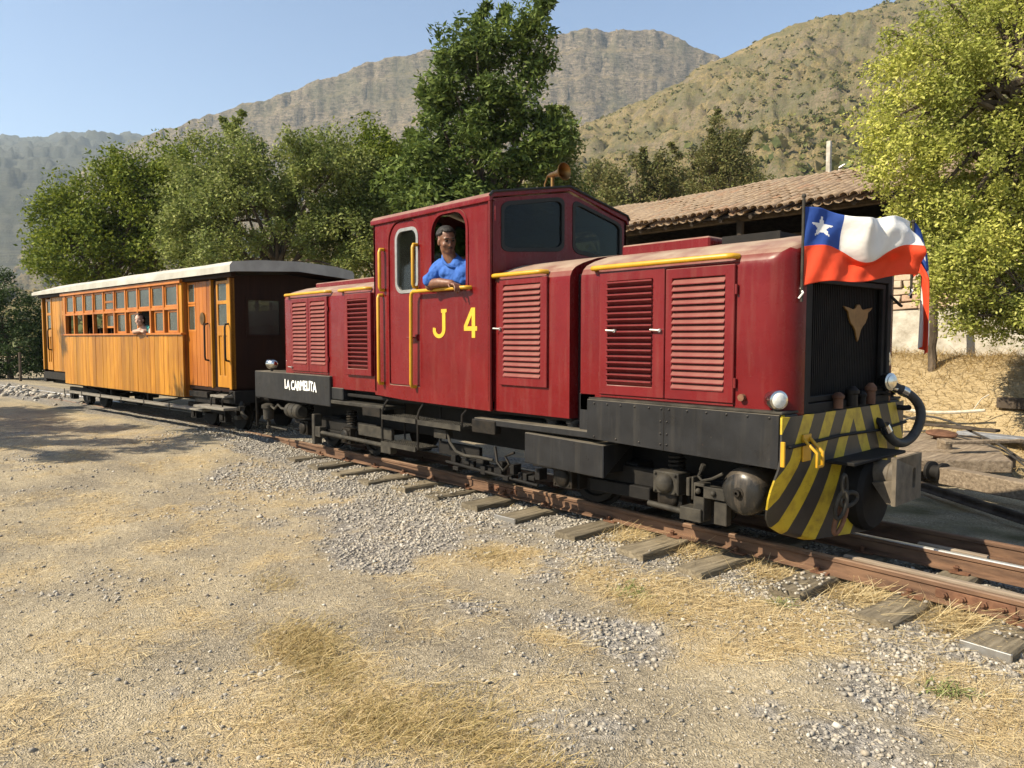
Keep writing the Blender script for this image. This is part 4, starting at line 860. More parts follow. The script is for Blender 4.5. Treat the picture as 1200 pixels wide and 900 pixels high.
link_ring((3.58, -0.46, 0.33), 0.03, 0.085, 0.013, (0.6, 0.8), -0.25).build('chain_link', M['grey'], chain, smooth=60)
link_ring((3.59, -0.38, 0.355), 0.075, 0.04, 0.014, (0.25, 0.97), 0.15).build('chain_link', M['grey'], chain, smooth=60)
link_ring((3.56, -0.42, 0.24), 0.028, 0.10, 0.014, (0.5, 0.85), -0.35).build('chain_link', M['rust'], chain, smooth=60)
# brake hose
m = MB(); P0 = [(3.45, 0.58, 1.00), (3.50, 0.63, 0.965), (3.545, 0.70, 0.92), (3.575, 0.755, 0.855), (3.59, 0.76, 0.775), (3.58, 0.725, 0.69), (3.56, 0.66, 0.625), (3.535, 0.57, 0.60), (3.515, 0.48, 0.625), (3.50, 0.41, 0.68), (3.49, 0.385, 0.72)]
from mathutils import geometry as _g
def smooth_path(P, k=4):
    P = [Vector(p) for p in P]; out = []
    for i in range(len(P) - 1):
        a = P[max(i - 1, 0)]; b = P[i]; c = P[i + 1]; d = P[min(i + 2, len(P) - 1)]
        for j in range(k):
            t = j / k; out.append(0.5 * ((2 * b) + (c - a) * t + (2 * a - 5 * b + 4 * c - d) * t * t + (3 * b - a - 3 * c + d) * t ** 3))
    return out + [P[-1]]
m.tube(smooth_path(P0), 0.032, 12); hose = part('brake_hose', m, M['rubber'], 0, smooth=60)
m = MB(); m.cyl((3.50, 0.63, 0.965), (3.525, 0.665, 0.945), 0.037, 14); m.cyl((3.50, 0.40, 0.69), (3.488, 0.375, 0.735), 0.04, 14); build_each(m, 'hose_clamp', M['chrome'], hose)
m = MB(); m.lathe((3.40, 0.56, 1.02), (1, -0.3, 0.05), [(0, .05), (.04, .062), (.07, .062), (.075, .045), (.08, .045), (.085, .02)], 16); m.tube([(3.38, 0.62, 1.08), (3.42, 0.63, 1.16), (3.40, 0.62, 1.26)], 0.014, 8); m.cyl((3.42, 0.57, 1.0), (3.48, 0.61, 0.97), 0.034, 12); m.build('hose_valve', M['chrome'], hose)
m = MB(); m.tube([(3.36, 0.38, 0.78), (3.46, 0.38, 0.76), (3.48, 0.38, 0.72)], 0.025, 10); m.tube([(3.36, 0.70, 0.84), (3.48, 0.74, 0.83), (3.5, 0.80, 0.83)], 0.02, 8); m.tube([(3.37, 0.45, 0.93), (3.42, 0.5, 0.95), (3.44, 0.6, 0.93)], 0.012, 6); m.box(3.37, 3.44, 0.30, 0.62, 0.80, 0.88); part('front_pipework', m, M['soot'], 0.004)
for (y, h_, rr, mt) in ((-0.22, 0.10, 0.03, 'rust'), (-0.02, 0.13, 0.035, 'grease'), (0.14, 0.09, 0.022, 'soot'), (0.27, 0.14, 0.03, 'rust')):
    m = MB(); m.lathe((3.44, y, 0.885), (0, 0, 1), [(0, rr), (h_ * .6, rr), (h_ * .65, rr * 1.25), (h_ * .8, rr * 1.25), (h_, rr * .5)], 12); part('front_fitting', m, M[mt], 0)
m = MB(); m.tube(smooth_path([(3.42, 0.60, 1.62), (3.46, 0.66, 1.56), (3.46, 0.70, 1.55)]), 0.01, 6); part('lamp_bracket', m, M['soot'], 0)
def headlamp(x, y, z, d, r):
    m = MB(); m.lathe((x, y, z), d, [(-0.09, 0.02), (-0.085, r * .55), (-0.05, r * .92), (-0.01, r), (0.015, r * 1.06), (0.03, r * 1.06), (0.034, r * .93)], 24); o = part('headlamp', m, M['chrome'], 0, smooth=60)
    m = MB(); m.lathe((x, y, z), d, [(0.028, r * .93), (0.036, r * .8), (0.042, r * .4), (0.044, 0.001)], 20); m.build('lens', M['lens'], o, smooth=60)
    m = MB(); m.cyl((x, y, z - r), (x, y, z - r - 0.05), 0.018, 8); m.box(x - .03, x + .03, y - .02, y + .02, z - r - .055, z - r - .04); m.build('bracket', M['grey'], o); return o
headlamp(3.35, -0.83, 0.965, (0.86, -0.5, 0.0), 0.054); headlamp(3.36, 0.83, 0.975, (0.95, 0.2, 0.0), 0.06)
headlamp(-3.46, -0.80, 1.005, (-0.8, -0.15, 0), 0.062)

# ---------------------------------------------------------------- flags
def flag(name, label, base, top_z, flag_fn, star=True, nu=96, nv=64, pole_lean=(0, 0)):
    t = empty(name, base, label=label, cat='flag')
    H_ = top_z - base[2]
    m = MB(); m.tube([(0, 0, 0), (pole_lean[0], pole_lean[1], H_)], 0.009, 8); m.ball((pole_lean[0], pole_lean[1], H_), 0.014, 8, 6); m.build('pole', M['grey'], t)
    m = MB(); m.tube([(-0.012, -0.01, 0.02), (0.014, -.012, 0.05), (-0.012, .012, 0.08)], 0.006, 6); m.build('pole_tie', M['white'], t)
    V = []; F = []; mi = []
    for i in range(nu + 1):
        for j in range(nv + 1): V.append(flag_fn(i / nu, j / nv))
    cx, cy, ro = 1 / 6, 0.75, 0.165
    sp = []
    for k in range(10):
        a = math.pi / 2 + k * math.pi / 5; r = ro if k % 2 == 0 else ro * 0.40; sp.append((cx * 1.5 + r * math.cos(a), cy + r * math.sin(a)))
    def inside(x, y):
        c = False; j = 9
        for i in range(10):
            if (sp[i][1] > y) != (sp[j][1] > y) and x < (sp[j][0] - sp[i][0]) * (y - sp[i][1]) / (sp[j][1] - sp[i][1]) + sp[i][0]: c = not c
            j = i
        return c
    for i in range(nu):
        for j in range(nv):
            a = i * (nv + 1) + j; F.append((a, a + nv + 1, a + nv + 2, a + 1)); u = (i + .5) / nu; v = (j + .5) / nv
            if v < 0.5: mi.append(0)
            elif u < 1 / 3: mi.append(1 if inside(u * 1.5, v) else 2)
            else: mi.append(1)
    m = MB(); m.v = V; m.f = F; m.mi = mi; c = m.build('flag_cloth', [M['flag_red'], M['flag_white'], M['flag_blue']], t, smooth=180)
    sm = c.modifiers.new('thickness', 'SOLIDIFY'); sm.thickness = 0.0015
    return t
def cloth1(u, v):
    # flies to the right from the near corner of the bonnet; the upper edge sags and folds over
    L = 0.675; H_ = 0.455
    s = u * L; w = math.sin(u * 8.0 + v * 2.5) * 0.035 * u ** 0.6 + 0.02 * math.sin(u * 15 - v * 4) * u
    dx, dy = 0.66, 0.75; nx_, ny_ = 0.75, -0.66
    sag = 0.035 * math.exp(-((u - 0.42) / 0.22) ** 2) * v ** 2 * 1.0
    fold = math.exp(-((u - 0.47 - 0.10 * (1 - v)) / 0.10) ** 2) * sstep(0.30, 0.75, np.float64(v))
    z = 0.09 + 0.05 * u + v * H_ * (1 - 0.34 * u) + 0.03 * u - sag - 0.075 * math.exp(-((u - 0.56) / 0.16) ** 2) * math.exp(-((v - 0.52) / 0.20) ** 2) + 0.012 * math.sin(u * 9) - 0.02 * u * u * (1 - v)
    w += 0.11 * fold + 0.05 * u * math.sin(v * 6 + u * 5) + 0.008 * math.sin(v * 19 + u * 7) * u + 0.006 * math.sin(u * 31 - v * 9)
    return (dx * s + nx_ * w, dy * s + ny_ * w, float(z))
flag('flag', 'red white and blue flag with one star flying from the near bonnet corner', (-2.075, 4.16, 1.535), 2.14, cloth1)
def cloth2(u, v):
    # hangs limp from the far corner: the fly end falls straight down in narrow folds
    L = 0.86; H_ = 0.40; s = u * L
    out = 0.10 * (1 - math.exp(-s * 7)) ; drop = max(0, s - 0.10) * 0.98
    w = 0.020 * math.sin(v * 13 + u * 3) * min(1, s * 8)
    sq = 1 - 0.62 * min(1, s * 3.2)
    vv = (v - 0.5) * sq + 0.5
    x = 0.42 * out + (1 - v) * 0.05 * min(1, s * 4) + 0.03 * math.sin(v * 9) * min(1, s * 5); y = 0.7 * out + w + (v - 0.5) * 0.11 * min(1, s * 4)
    z = 0.12 + vv * H_ * (1 - min(1, s * 1.6) * 0.55) - drop * 0.78 + 0.02
    return (x, y, z)
flag('flag', 'second flag hanging limp with its red end down from the far bonnet corner', (-1.98, 5.56, 1.60), 2.13, cloth2)

# ---------------------------------------------------------------- people
def remeshed(m, name, mat, parent, voxel, smooth_it=4):
    o = m.build('tmp', mat, None, raw=True, smooth=0)
    a = o.modifiers.new('r', 'REMESH'); a.mode = 'VOXEL'; a.voxel_size = voxel
    b = o.modifiers.new('s', 'SMOOTH'); b.iterations = smooth_it; b.factor = 0.5
    dg = bpy.context.evaluated_depsgraph_get(); me = bpy.data.meshes.new_from_object(o.evaluated_get(dg))
    bpy.data.objects.remove(o); me.name = name
    me.polygons.foreach_set('use_smooth', [True] * len(me.polygons)); me.materials.clear(); me.materials.append(mat)
    return link(name, me, parent)
def limb(m, pts, rs, n=12):
    m.tube(pts, rs, n)
    for p, r in zip(pts, rs): m.ball(p, r, n, 8)
class HeadFrame:
    def __init__(s, c, f, up=(0, 0, 1), k=1.0):
        s.c = Vector(c); s.f = Vector(f).normalized(); s.s = s.f.cross(Vector(up)).normalized(); s.u = s.s.cross(s.f); s.k = k
    def __call__(s, fwd, side, up): return tuple(s.c + (s.f * fwd + s.s * side + s.u * up) * s.k)
def hball(m, hf, p, r3, n=16):
    q = MB(); q.ball((0, 0, 0), 1, n, 12)
    m.add([hf(p[0] + a * r3[0], p[1] + b * r3[1], p[2] + c * r3[2]) for a, b, c in q.v], q.f)
def head(m, hf):
    hball(m, hf, (-0.012, 0, 0.035), (0.096, 0.076, 0.088)); hball(m, hf, (0.022, 0, -0.025), (0.068, 0.066, 0.085)); hball(m, hf, (0.012, 0, -0.075), (0.058, 0.058, 0.042)); hball(m, hf, (0.045, 0, -0.092), (0.034, 0.036, 0.026))
    hball(m, hf, (0.086, 0, -0.018), (0.02, 0.014, 0.028)); hball(m, hf, (0.096, 0, -0.034), (0.014, 0.016, 0.012)); hball(m, hf, (0.072, 0, 0.026), (0.018, 0.055, 0.014))
    hball(m, hf, (0.074, 0, -0.074), (0.014, 0.022, 0.009))
    for s in (-1, 1): hball(m, hf, (0.055, s * 0.043, -0.03), (0.025, 0.022, 0.022)); hball(m, hf, (-0.005, s * 0.078, -0.012), (0.022, 0.009, 0.034))
def hand(m, w, d, side, palm, grip=0.5, k=1.0):
    """palm with four curled fingers and a thumb; w wrist, d along the hand, side across it, palm the direction the palm faces"""
    w = Vector(w); d = Vector(d).normalized(); side = Vector(side).normalized(); palm = Vector(palm).normalized()
    for t in np.linspace(-1, 1, 4): limb(m, [w + side * t * 0.018 * k, w + d * 0.085 * k + side * t * 0.030 * k], [0.017 * k, 0.014 * k], 8)
    for i, (L, a) in enumerate(((0.072, 0.9), (0.082, 1.0), (0.076, 1.05), (0.06, 1.15))):
        p = w + d * 0.09 * k + side * (i - 1.5) * 0.021 * k; pts = [p]; ang = 0
        for j, f in enumerate((0.45, 0.32, 0.23)):
            ang += grip * a; p = p + (d * math.cos(ang) + palm * math.sin(ang) + side * (i - 1.5) * 0.04) * L * f * k; pts.append(p)
        limb(m, pts, [0.0095 * k, 0.0088 * k, 0.0078 * k, 0.0065 * k], 7)
    p = w + d * 0.03 * k - side * 0.03 * k; limb(m, [p, p + (d * .6 - side * .7 + palm * .3).normalized() * 0.04 * k, p + (d * .6 - side * .7 + palm * .3).normalized() * 0.04 * k + (d * .8 + palm * .5).normalized() * 0.032 * k], [0.013 * k, 0.011 * k, 0.008 * k], 8)

# driver: leaning out over the rail, forearm along it (coordinates in the locomotive frame, shifted by the base)
base = Vector((0.28, -0.50, 0.84))
drv = empty('person', Vector((-5.5, YC, 0)) + base, label='driver in a blue polo shirt leaning out of the cab window', cat='person')
b = lambda x, y, z: Vector((x, y, z)) - base
hc_ = b(0.315, -0.905, 2.168); hf = HeadFrame(hc_, (0.95, -0.30, -0.22), (-0.14, -0.06, 1), 0.95)
m = MB(); head(m, hf)
limb(m, [b(0.31, -0.845, 1.98), hf(-0.02, 0, -0.06)], [0.062, 0.055])
limb(m, [b(0.35, -0.76, 1.93), b(0.36, -0.62, 1.6), b(0.33, -0.52, 1.35)], [0.11, 0.13, 0.13])
limb(m, [b(0.16, -0.86, 1.945), b(0.13, -0.955, 1.815), b(0.135, -0.96, 1.785)], [0.052, 0.046, 0.042])
limb(m, [b(0.135, -0.962, 1.802), b(0.27, -0.952, 1.806), b(0.42, -0.935, 1.795)], [0.043, 0.043, 0.029])
hand(m, b(0.42, -0.935, 1.793), (0.92, -0.10, -0.22), (0.15, 0.9, -0.1), (-0.05, -0.25, -1), 0.62)
limb(m, [b(0.55, -0.70, 1.92), b(0.62, -0.56, 1.68), b(0.66, -0.40, 1.62)], [0.052, 0.045, 0.03])
hand(m, b(0.66, -0.40, 1.62), (0.6, 0.7, -0.1), (0.7, -0.6, 0), (0, 0, -1), 0.6)
for s in (-.10, .10): limb(m, [b(0.30 + s, -0.50, 1.32), b(0.28 + s * 1.2, -0.52, 1.10), b(0.26 + s * 1.2, -0.48, 0.89), b(0.34 + s * 1.2, -0.54, 0.87)], [0.085, 0.06, 0.045, 0.035])
body = remeshed(m, 'body', M['skin'], drv, 0.0075, 2)
m = MB()
limb(m, [b(0.33, -0.80, 1.945), b(0.35, -0.74, 1.88), b(0.37, -0.66, 1.70), b(0.35, -0.56, 1.45)], [0.10, 0.145, 0.155, 0.15], 16)
limb(m, [b(0.33, -0.78, 1.955), b(0.21, -0.845, 1.955), b(0.16, -0.875, 1.93)], [0.085, 0.082, 0.075])
limb(m, [b(0.36, -0.76, 1.95), b(0.50, -0.71, 1.95), b(0.56, -0.68, 1.91)], [0.085, 0.082, 0.075])
limb(m, [b(0.16, -0.875, 1.93), b(0.14, -0.94, 1.855), b(0.132, -0.96, 1.832)], [0.074, 0.068, 0.066])
limb(m, [b(0.56, -0.68, 1.91), b(0.61, -0.58, 1.74)], [0.074, 0.062])
limb(m, [b(0.27, -0.85, 1.88), b(0.42, -0.78, 1.86)], [0.085, 0.10]); 
shirt = remeshed(m, 'shirt', M['polo'], drv, 0.009, 4)
tx = bpy.data.textures.new('folds', 'CLOUDS'); tx.noise_scale = 0.07
dm = shirt.modifiers.new('folds', 'DISPLACE'); dm.texture = tx; dm.strength = 0.04; dm.mid_level = 0.5
m = MB(); pts = []
for k in range(15):
    a = R(-150 + 300 * k / 14); c0 = hf(0.0, 0, 0); pts.append(b(0.31, -0.85, 1.995) + (hf.f * math.cos(a) * 0.082 + hf.s * math.sin(a) * 0.076) + Vector((0, 0, -0.055 * math.cos(a) + 0.012)))
m.tube(pts, [0.009 + 0.005 * abs(math.cos(k / 14 * math.pi)) for k in range(15)], 8); m.build('collar', M['polo'], shirt, smooth=60)
m = MB()
for k in range(150):
    a = RNG.uniform(0, 2 * math.pi); e = RNG.uniform(-0.15, 1.45); f_, s_, u_ = math.cos(a) * math.cos(e), math.sin(a) * math.cos(e), math.sin(e)
    if f_ > 0.45 and u_ < 0.62: continue
    if f_ > 0.05 and u_ < 0.2: continue
    hball(m, hf, (-0.014 + f_ * 0.093, s_ * 0.075, 0.038 + u_ * 0.086), (0.024, 0.02, 0.014), 6)
hball(m, hf, (-0.045, 0, -0.01), (0.072, 0.07, 0.062))
remeshed(m, 'hair', M['hair'], drv, 0.007, 1)
for s in (-1, 1):
    m = MB(); hball(m, hf, (0.079, s * 0.030, 0.006), (0.012, 0.015, 0.009), 10); m.build('eye', M['eye'], body, smooth=60)
    m = MB(); hball(m, hf, (0.088, s * 0.031, 0.029), (0.007, 0.021, 0.005), 10); m.build('eyebrow', M['hair'], body, smooth=60)
m = MB(); hball(m, hf, (0.088, 0, -0.056), (0.008, 0.022, 0.005), 10); m.build('moustache', M['hair'], body, smooth=60)
m = MB()
for s in (-.10, .10): limb(m, [b(0.31 + s, -0.50, 1.36), b(0.28 + s * 1.2, -0.52, 1.10), b(0.26 + s * 1.2, -0.48, 0.93)], [0.105, 0.08, 0.065])
remeshed(m, 'trousers', M['trousers'], drv, 0.012, 3)

# ---------------------------------------------------------------- wooden coach (local frame: x towards the locomotive, -y towards the camera)
WA = R(5.6); D_ = np.array([-math.cos(WA), -math.sin(WA)]); Nn = np.array([math.sin(WA), -math.cos(WA)])
wc = np.array([-9.95, 3.90]) + D_ * 3.83 - Nn * 0.85
car = empty('passenger_coach', (wc[0], wc[1], 0), WA, label='varnished wooden passenger coach with a pale canvas roof and ten window bays', cat='railway coach')
cpart = lambda name, m, mat, bevel=0.004, parent=None, smooth=35: build_each(m, name, mat, parent or car, bevel, smooth) if name in EACH else m.build(name, mat, parent or car, bevel, smooth)
XL, XR = -3.90, 3.93
def boards(x0, x1, y, z0, z1, w, th=0.02, seed=0, sgn=-1):
    m = MB(); r = random.Random(seed); n = max(1, round((x1 - x0) / w)); w = (x1 - x0) / n
    for k in range(n):
        dy = r.uniform(0, 0.004); a, c = sorted((y + sgn * (th + dy), y)); m.box(x0 + k * w + .0025, x0 + (k + 1) * w - .0025, a, c, z0 + r.uniform(0, .004), z1)
    return m
def window(x0, x1, z0, z1, y, mat, glazed=True, fr=0.035, parent=None, bars=()):
    m = MB(); hole = [rect(x0 + fr, x1 - fr, z0 + fr, z1 - fr)]; m.panel(rect(x0, x1, z0, z1), hole, lambda u, w, d: (u, y + d, w), 0.03)
    for (bz, bt) in bars: m.box(x0 + fr, x1 - fr, y + .002, y + .026, bz, bz + bt)
    f = m.build('window', mat, parent or car, 0.003)
    if glazed:
        g = MB(); g.panel(rect(x0 + fr - .004, x1 - fr + .004, z0 + fr - .004, z1 - fr + .004), [], lambda u, w, d: (u, y + .012 + d, w), 0.005); g.build('pane', M['pane'], f)
    return f
MX0, MX1, MY = -2.40, 2.65, -0.93
# middle section: boarded below, ten bays of two sashes above
o = cpart('side_boards', boards(MX0, MX1, MY + 0.03, 0.475, 1.385, 0.165, 0.028, 1), M['wood'], 0.003); o['kind'] = 'stuff'
m = MB(); m.box(MX0, MX1, MY + .03, MY + .06, 0.50, 1.39); m.box(MX0, MX0 + .03, MY + .03, -0.80, 0.48, 2.16); m.box(MX1 - .03, MX1, MY + .03, -0.80, 0.48, 2.16); cpart('side_panel', m, M['wood_red'])
m = MB(); m.box(MX0 - .03, MX1 + .02, MY - .03, MY + .05, 1.378, 1.408); cpart('window_sill', m, M['wood_trim'])
m = MB(); m.box(MX0 - .04, MX1 + .02, MY - .035, MY + .05, 2.115, 2.172); cpart('cant_rail', m, M['wood_trim'])
m = MB(); m.box(MX1 - .11, MX1, MY, MY + .032, 1.39, 2.13); m.box(MX0, MX0 + .14, MY, MY + .032, 1.39, 2.13); cpart('corner_post', m, M['wood'])
bx0, bx1 = -2.26, 2.535; bw = (bx1 - bx0) / 10
m = MB()
for k in range(11): m.box(bx0 + k * bw - .022, bx0 + k * bw + .022, MY - .012, MY + .05, 1.408, 2.115)
m.box(bx0, bx1, MY - .008, MY + .03, 1.745, 1.785); cpart('window_post', m, M['wood_trim'])
for k in range(10):
    x0 = bx0 + k * bw + .022; x1 = x0 + bw - .044
    window(x0, x1, 1.785, 2.113, MY + .004, M['wood_trim'], True, 0.034, bars=((1.92, .035),) if k == 4 else ())
    if k in (5, 6, 8, 9): window(x0 + (.05 if k in (8, 9, 6) else 0), x1, 1.409, 1.744, MY + .024, M['wood_trim'], True, 0.034)
    if k == 4: window(x0, x1, 1.50, 1.744, MY + .03, M['wood_trim'], True, 0.034)
# vestibules
VY = -0.85
o = cpart('side_boards', boards(2.92, 3.36, VY + .02, 0.65, 2.12, 0.11, 0.02, 3), M['wood_red'], 0.003); o['kind'] = 'stuff'
o = cpart('side_boards', boards(2.66, 2.92, VY + .02, 0.65, 1.42, 0.11, 0.02, 5), M['wood_red'], 0.003); o['kind'] = 'stuff'
window(2.67, 2.92, 1.42, 1.81, VY - .004, M['wood_trim'], True, 0.03); window(2.67, 2.92, 1.815, 2.12, VY - .004, M['wood_trim'], True, 0.03)
o = cpart('side_boards', boards(-3.30, -2.70, VY + .02, 0.68, 2.14, 0.12, 0.02, 4), M['wood'], 0.003); o['kind'] = 'stuff'
window(-2.70, -2.42, 1.42, 1.81, VY - .004, M['wood_trim'], True, 0.03); window(-2.70, -2.42, 1.815, 2.12, VY - .004, M['wood_trim'], True, 0.03)
o = cpart('side_boards', boards(-2.70, -2.40, VY + .02, 0.68, 1.42, 0.12, 0.02, 6), M['wood'], 0.003); o['kind'] = 'stuff'
def coach_door(x0, x1, z0):
    y = VY - .006
    holes = [rect(x0 + .045, x1 - .045, 1.50, 1.785), rect(x0 + .045, x1 - .045, 1.835, 2.06), rect(x0 + .05, (x0 + x1) / 2 - .02, z0 + .16, 1.36), rect((x0 + x1) / 2 + .02, x1 - .05, z0 + .16, 1.36)]
    m = MB(); m.panel(rect(x0, x1, z0, 2.10), holes, lambda u, w, d: (u, y + d, w), 0.03); d = m.build('door', M['wood'], car, 0.004)
    m = MB(); m.box(x0 + .03, x1 - .03, y + .014, y + .024, z0 + .14, 1.38); m.build('door_panel', M['wood'], d)
    for za, zb in ((1.495, 1.79), (1.83, 2.065)): g = MB(); g.box(x0 + .04, x1 - .04, y + .012, y + .017, za, zb); g.build('pane', M['pane'], d)
coach_door(3.54, 3.87, 0.66); coach_door(-3.62, -3.32, 0.70)
m = MB(); m.box(3.87, XR, VY - .012, VY + .06, 0.64, 2.13); m.box(3.365, 3.40, VY - .012, VY + .06, 0.64, 2.13); m.box(XL, XL + .05, VY - .012, VY + .06, 0.70, 2.16); m.box(-3.34, -3.30, VY - .012, VY + .06, 0.70, 2.14); m.box(-3.70, -3.66, VY + .01, VY + .06, .7, 2.14); cpart('door_post', m, M['wood'])
m = MB(); m.box(3.40, 3.54, VY + .03, VY + .06, 0.66, 2.12); m.box(-3.85, -3.6, VY + .04, VY + .06, 0.7, 2.12); cpart('door_recess', m, M['wood_shade'])
def grab(x, z0, z1, y): 
    m = MB(); m.tube([(x, y, z0), (x + .01, y - .05, z0 + .01), (x + .012, y - .06, z0 + .05), (x + .012, y - .06, z1 - .05), (x + .01, y - .05, z1 - .01), (x, y, z1)], 0.013, 8); m.build('grab_handle', M['soot'], car, 0, 60)
grab(3.30, 1.02, 1.53, VY - .012); grab(3.885, 1.02, 1.52, VY - .012); grab(-3.36, 1.10, 1.52, VY - .012)
m = MB(); m.lathe((3.14, VY - .022, 1.60), (0, 1, 0), [(0, .001), (0, 0.085), (.012, .09), (.013, .001)], 24); ov = cpart('oval_plate', m, M['brass'], 0); ov.scale = (0.75, 1, 1); ov.location = (3.14 * 0.25, 0, 0)
# end wall facing the locomotive, far side, floor
m = MB(); m.panel([(-0.85, 0.62), (0.85, 0.62), (0.85, 2.16), (0, 2.22), (-0.85, 2.16)], [rect(-0.62, -0.12, 1.36, 1.86), rect(0.0, 0.5, 1.36, 1.86)], lambda u, w, d: (XR - d, u, w), 0.03); cpart('end_wall', m, M['wood_shade'])
m = MB(); m.panel([(-0.85, 0.62), (0.85, 0.62), (0.85, 2.16), (0, 2.22), (-0.85, 2.16)], [rect(-0.6, -0.1, 1.4, 1.9), rect(0.1, 0.6, 1.4, 1.9)], lambda u, w, d: (XL + d, u, w), 0.03); cpart('end_wall', m, M['wood_shade'])
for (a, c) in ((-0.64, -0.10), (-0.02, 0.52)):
    m = MB(); m.panel(rect(a, c, 1.34, 1.88), [rect(a + .035, c - .035, 1.375, 1.845)], lambda u, w, d: (XR + 0.012 - d, u, w), 0.025); f = m.build('window', M['wood_shade'], car, 0.003)
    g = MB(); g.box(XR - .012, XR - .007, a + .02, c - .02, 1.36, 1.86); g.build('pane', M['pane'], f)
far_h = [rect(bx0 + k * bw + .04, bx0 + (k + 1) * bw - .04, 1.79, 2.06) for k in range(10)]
m = MB(); m.panel(rect(XL, XR, 0.62, 2.16), far_h, lambda u, w, d: (u, 0.85 - d, w), 0.03); cpart('far_side', m, M['wood_shade'])
m = MB(); m.box(XL, XR, -0.84, 0.84, 0.60, 0.655); m.box(MX0, MX1, -0.9, -0.84, 0.6, 0.65); cpart('floor', m, M['wood_shade'])
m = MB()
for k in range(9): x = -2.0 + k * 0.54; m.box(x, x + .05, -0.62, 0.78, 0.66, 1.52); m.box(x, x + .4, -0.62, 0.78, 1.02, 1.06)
cpart('bench', m, M['wood_shade'])
# roof: gently arched canvas with drooping ends
rx = np.linspace(-4.0, 4.22, 22); prof = [(-1.0, -0.02), (-1.0, 0.07), (-0.96, 0.115), (-0.6, 0.165), (0, 0.19), (0.6, 0.16), (0.90, 0.115), (0.93, 0.07), (0.93, -0.02), (0.88, -0.01), (0, 0.05), (-0.93, -0.01)]
m = MB(); n = len(prof); r_ = random.Random(2)
for x in rx:
    d = max(0, (abs(x) - 2.6) / 1.5); dz = 0.0
    m.v += [(x, y, 2.20 + z + dz + (r_.uniform(-.006, .006) if z > .02 else 0) - (0.10 * max(0, (-x - 1.5) / 2.5) ** 1.5 * z / .19 if x < -1.5 else 0)) for y, z in prof]
for i in range(len(rx) - 1):
    for k in range(n): m.f.append((i * n + k, i * n + (k + 1) % n, (i + 1) * n + (k + 1) % n, (i + 1) * n + k)); m.mi.append(0 if k < 8 else 1)
m.f += [tuple(range(n)), tuple(range((len(rx) - 1) * n, len(rx) * n))]; m.mi += [0, 0]; m.build('roof', [M['canvas'], M['wood_shade']], car, 0, 40)
m = MB(); m.box(-3.9, 4.1, -0.92, -0.86, 2.13, 2.19); m.box(-3.9, 4.1, 0.82, 0.87, 2.13, 2.19); cpart('roof_edge_board', m, M['wood_shade'])
# running board, steps, underframe, bogies
m = MB(); m.box(-2.36, 3.42, -1.04, -0.90, 0.325, 0.355); cpart('running_board', m, M['step'], 0.006)
m = MB()
for x in (-2.1, -1.2, -0.3, 0.6, 1.5, 2.4): m.box(x - .015, x + .015, -1.045, -1.038, 0.29, 0.40)
cpart('board_bracket', m, M['grease'])
m = MB(); m.box(3.30, 4.16, -1.10, -0.90, 0.385, 0.42); cpart('step', m, M['step'], 0.006)
m = MB(); m.box(3.55, 3.95, -0.98, -0.80, 0.53, 0.565); cpart('step', m, M['step'], 0.006)
m = MB()
for x in (3.6, 3.92): m.tube([(x, -0.82, 0.62), (x + .02, -1.0, 0.52), (x + .02, -1.0, 0.42)], 0.012, 6)
m.box(2.75, 3.3, -0.9, -0.8, 0.50, 0.58); m.box(2.85, 3.45, -0.86, -0.8, 0.42, 0.5); m.box(-3.85, -2.5, -0.86, -0.78, 0.52, 0.66); cpart('step_hanger', m, M['grease'])
m = MB(); m.box(XL, XR + .05, -0.70, -0.62, 0.42, 0.60); m.box(XL, XR + .05, 0.62, 0.70, 0.42, 0.60); m.box(XR - .1, XR + .06, -0.85, 0.85, 0.45, 0.62); m.box(XL - .06, XL + .1, -0.85, 0.85, 0.45, 0.62); m.box(XR, XR + .45, -0.06, 0.06, 0.42, 0.52)
m.cyl((XR, -0.45, 0.52), (XR + .3, -0.45, 0.52), 0.05, 12); m.cyl((XR, 0.45, 0.52), (XR + .3, 0.45, 0.52), 0.05, 12); cpart('underframe', m, M['soot'])
m = MB(); m.tube([(-2.0, -0.66, 0.42), (-0.8, -0.66, 0.26), (0.8, -0.66, 0.26), (2.0, -0.66, 0.42)], 0.015, 6); m.box(-.82, -.76, -.7, -.62, .26, .45); m.box(.76, .82, -.7, -.62, .26, .45); cpart('truss_rod', m, M['soot'])
for xc in (-2.55, 2.75):
    f = MB()
    for s in (-1, 1):
        f.box(xc - .75, xc + .75, s * .55 - .03, s * .55 + .03, 0.24, 0.36)
        for dx in (-.45, .45): f.box(xc + dx - .09, xc + dx + .09, s * .59 - .05, s * .59 + .05, 0.13, 0.30); f.box(xc + dx - .05, xc + dx + .05, s * .64 - .02, s * .64 + .02, .16, .25)
    f.box(xc - .1, xc + .1, -.55, .55, .25, .42); fr = cpart('bogie_frame', f, M['soot'])
    for dx in (-.45, .45):
        w = MB()
        for s in (-1, 1): w.lathe((xc + dx, s * .29, .22), (0, s, 0), [(0, .25), (.025, .25), (.03, .225), (.085, .218), (.085, .17), (.06, .05), (.1, .04)], 24)
        w.cyl((xc + dx, -.45, .22), (xc + dx, .45, .22), .04, 10); cpart('wheelset', w, M['soot'], 0, fr)
m = MB(); m.tube([(XR + .02, -.75, .5), (XR + .10, -.78, .36), (XR + .14, -.78, .30), (XR + .2, -.76, .26)], .03, 8); m.box(XR, XR + .12, -.82, -.74, .36, .42); m.box(XR, XR + .1, -.84, -.76, .24, .29); cpart('coupling_gear', m, M['grey'])

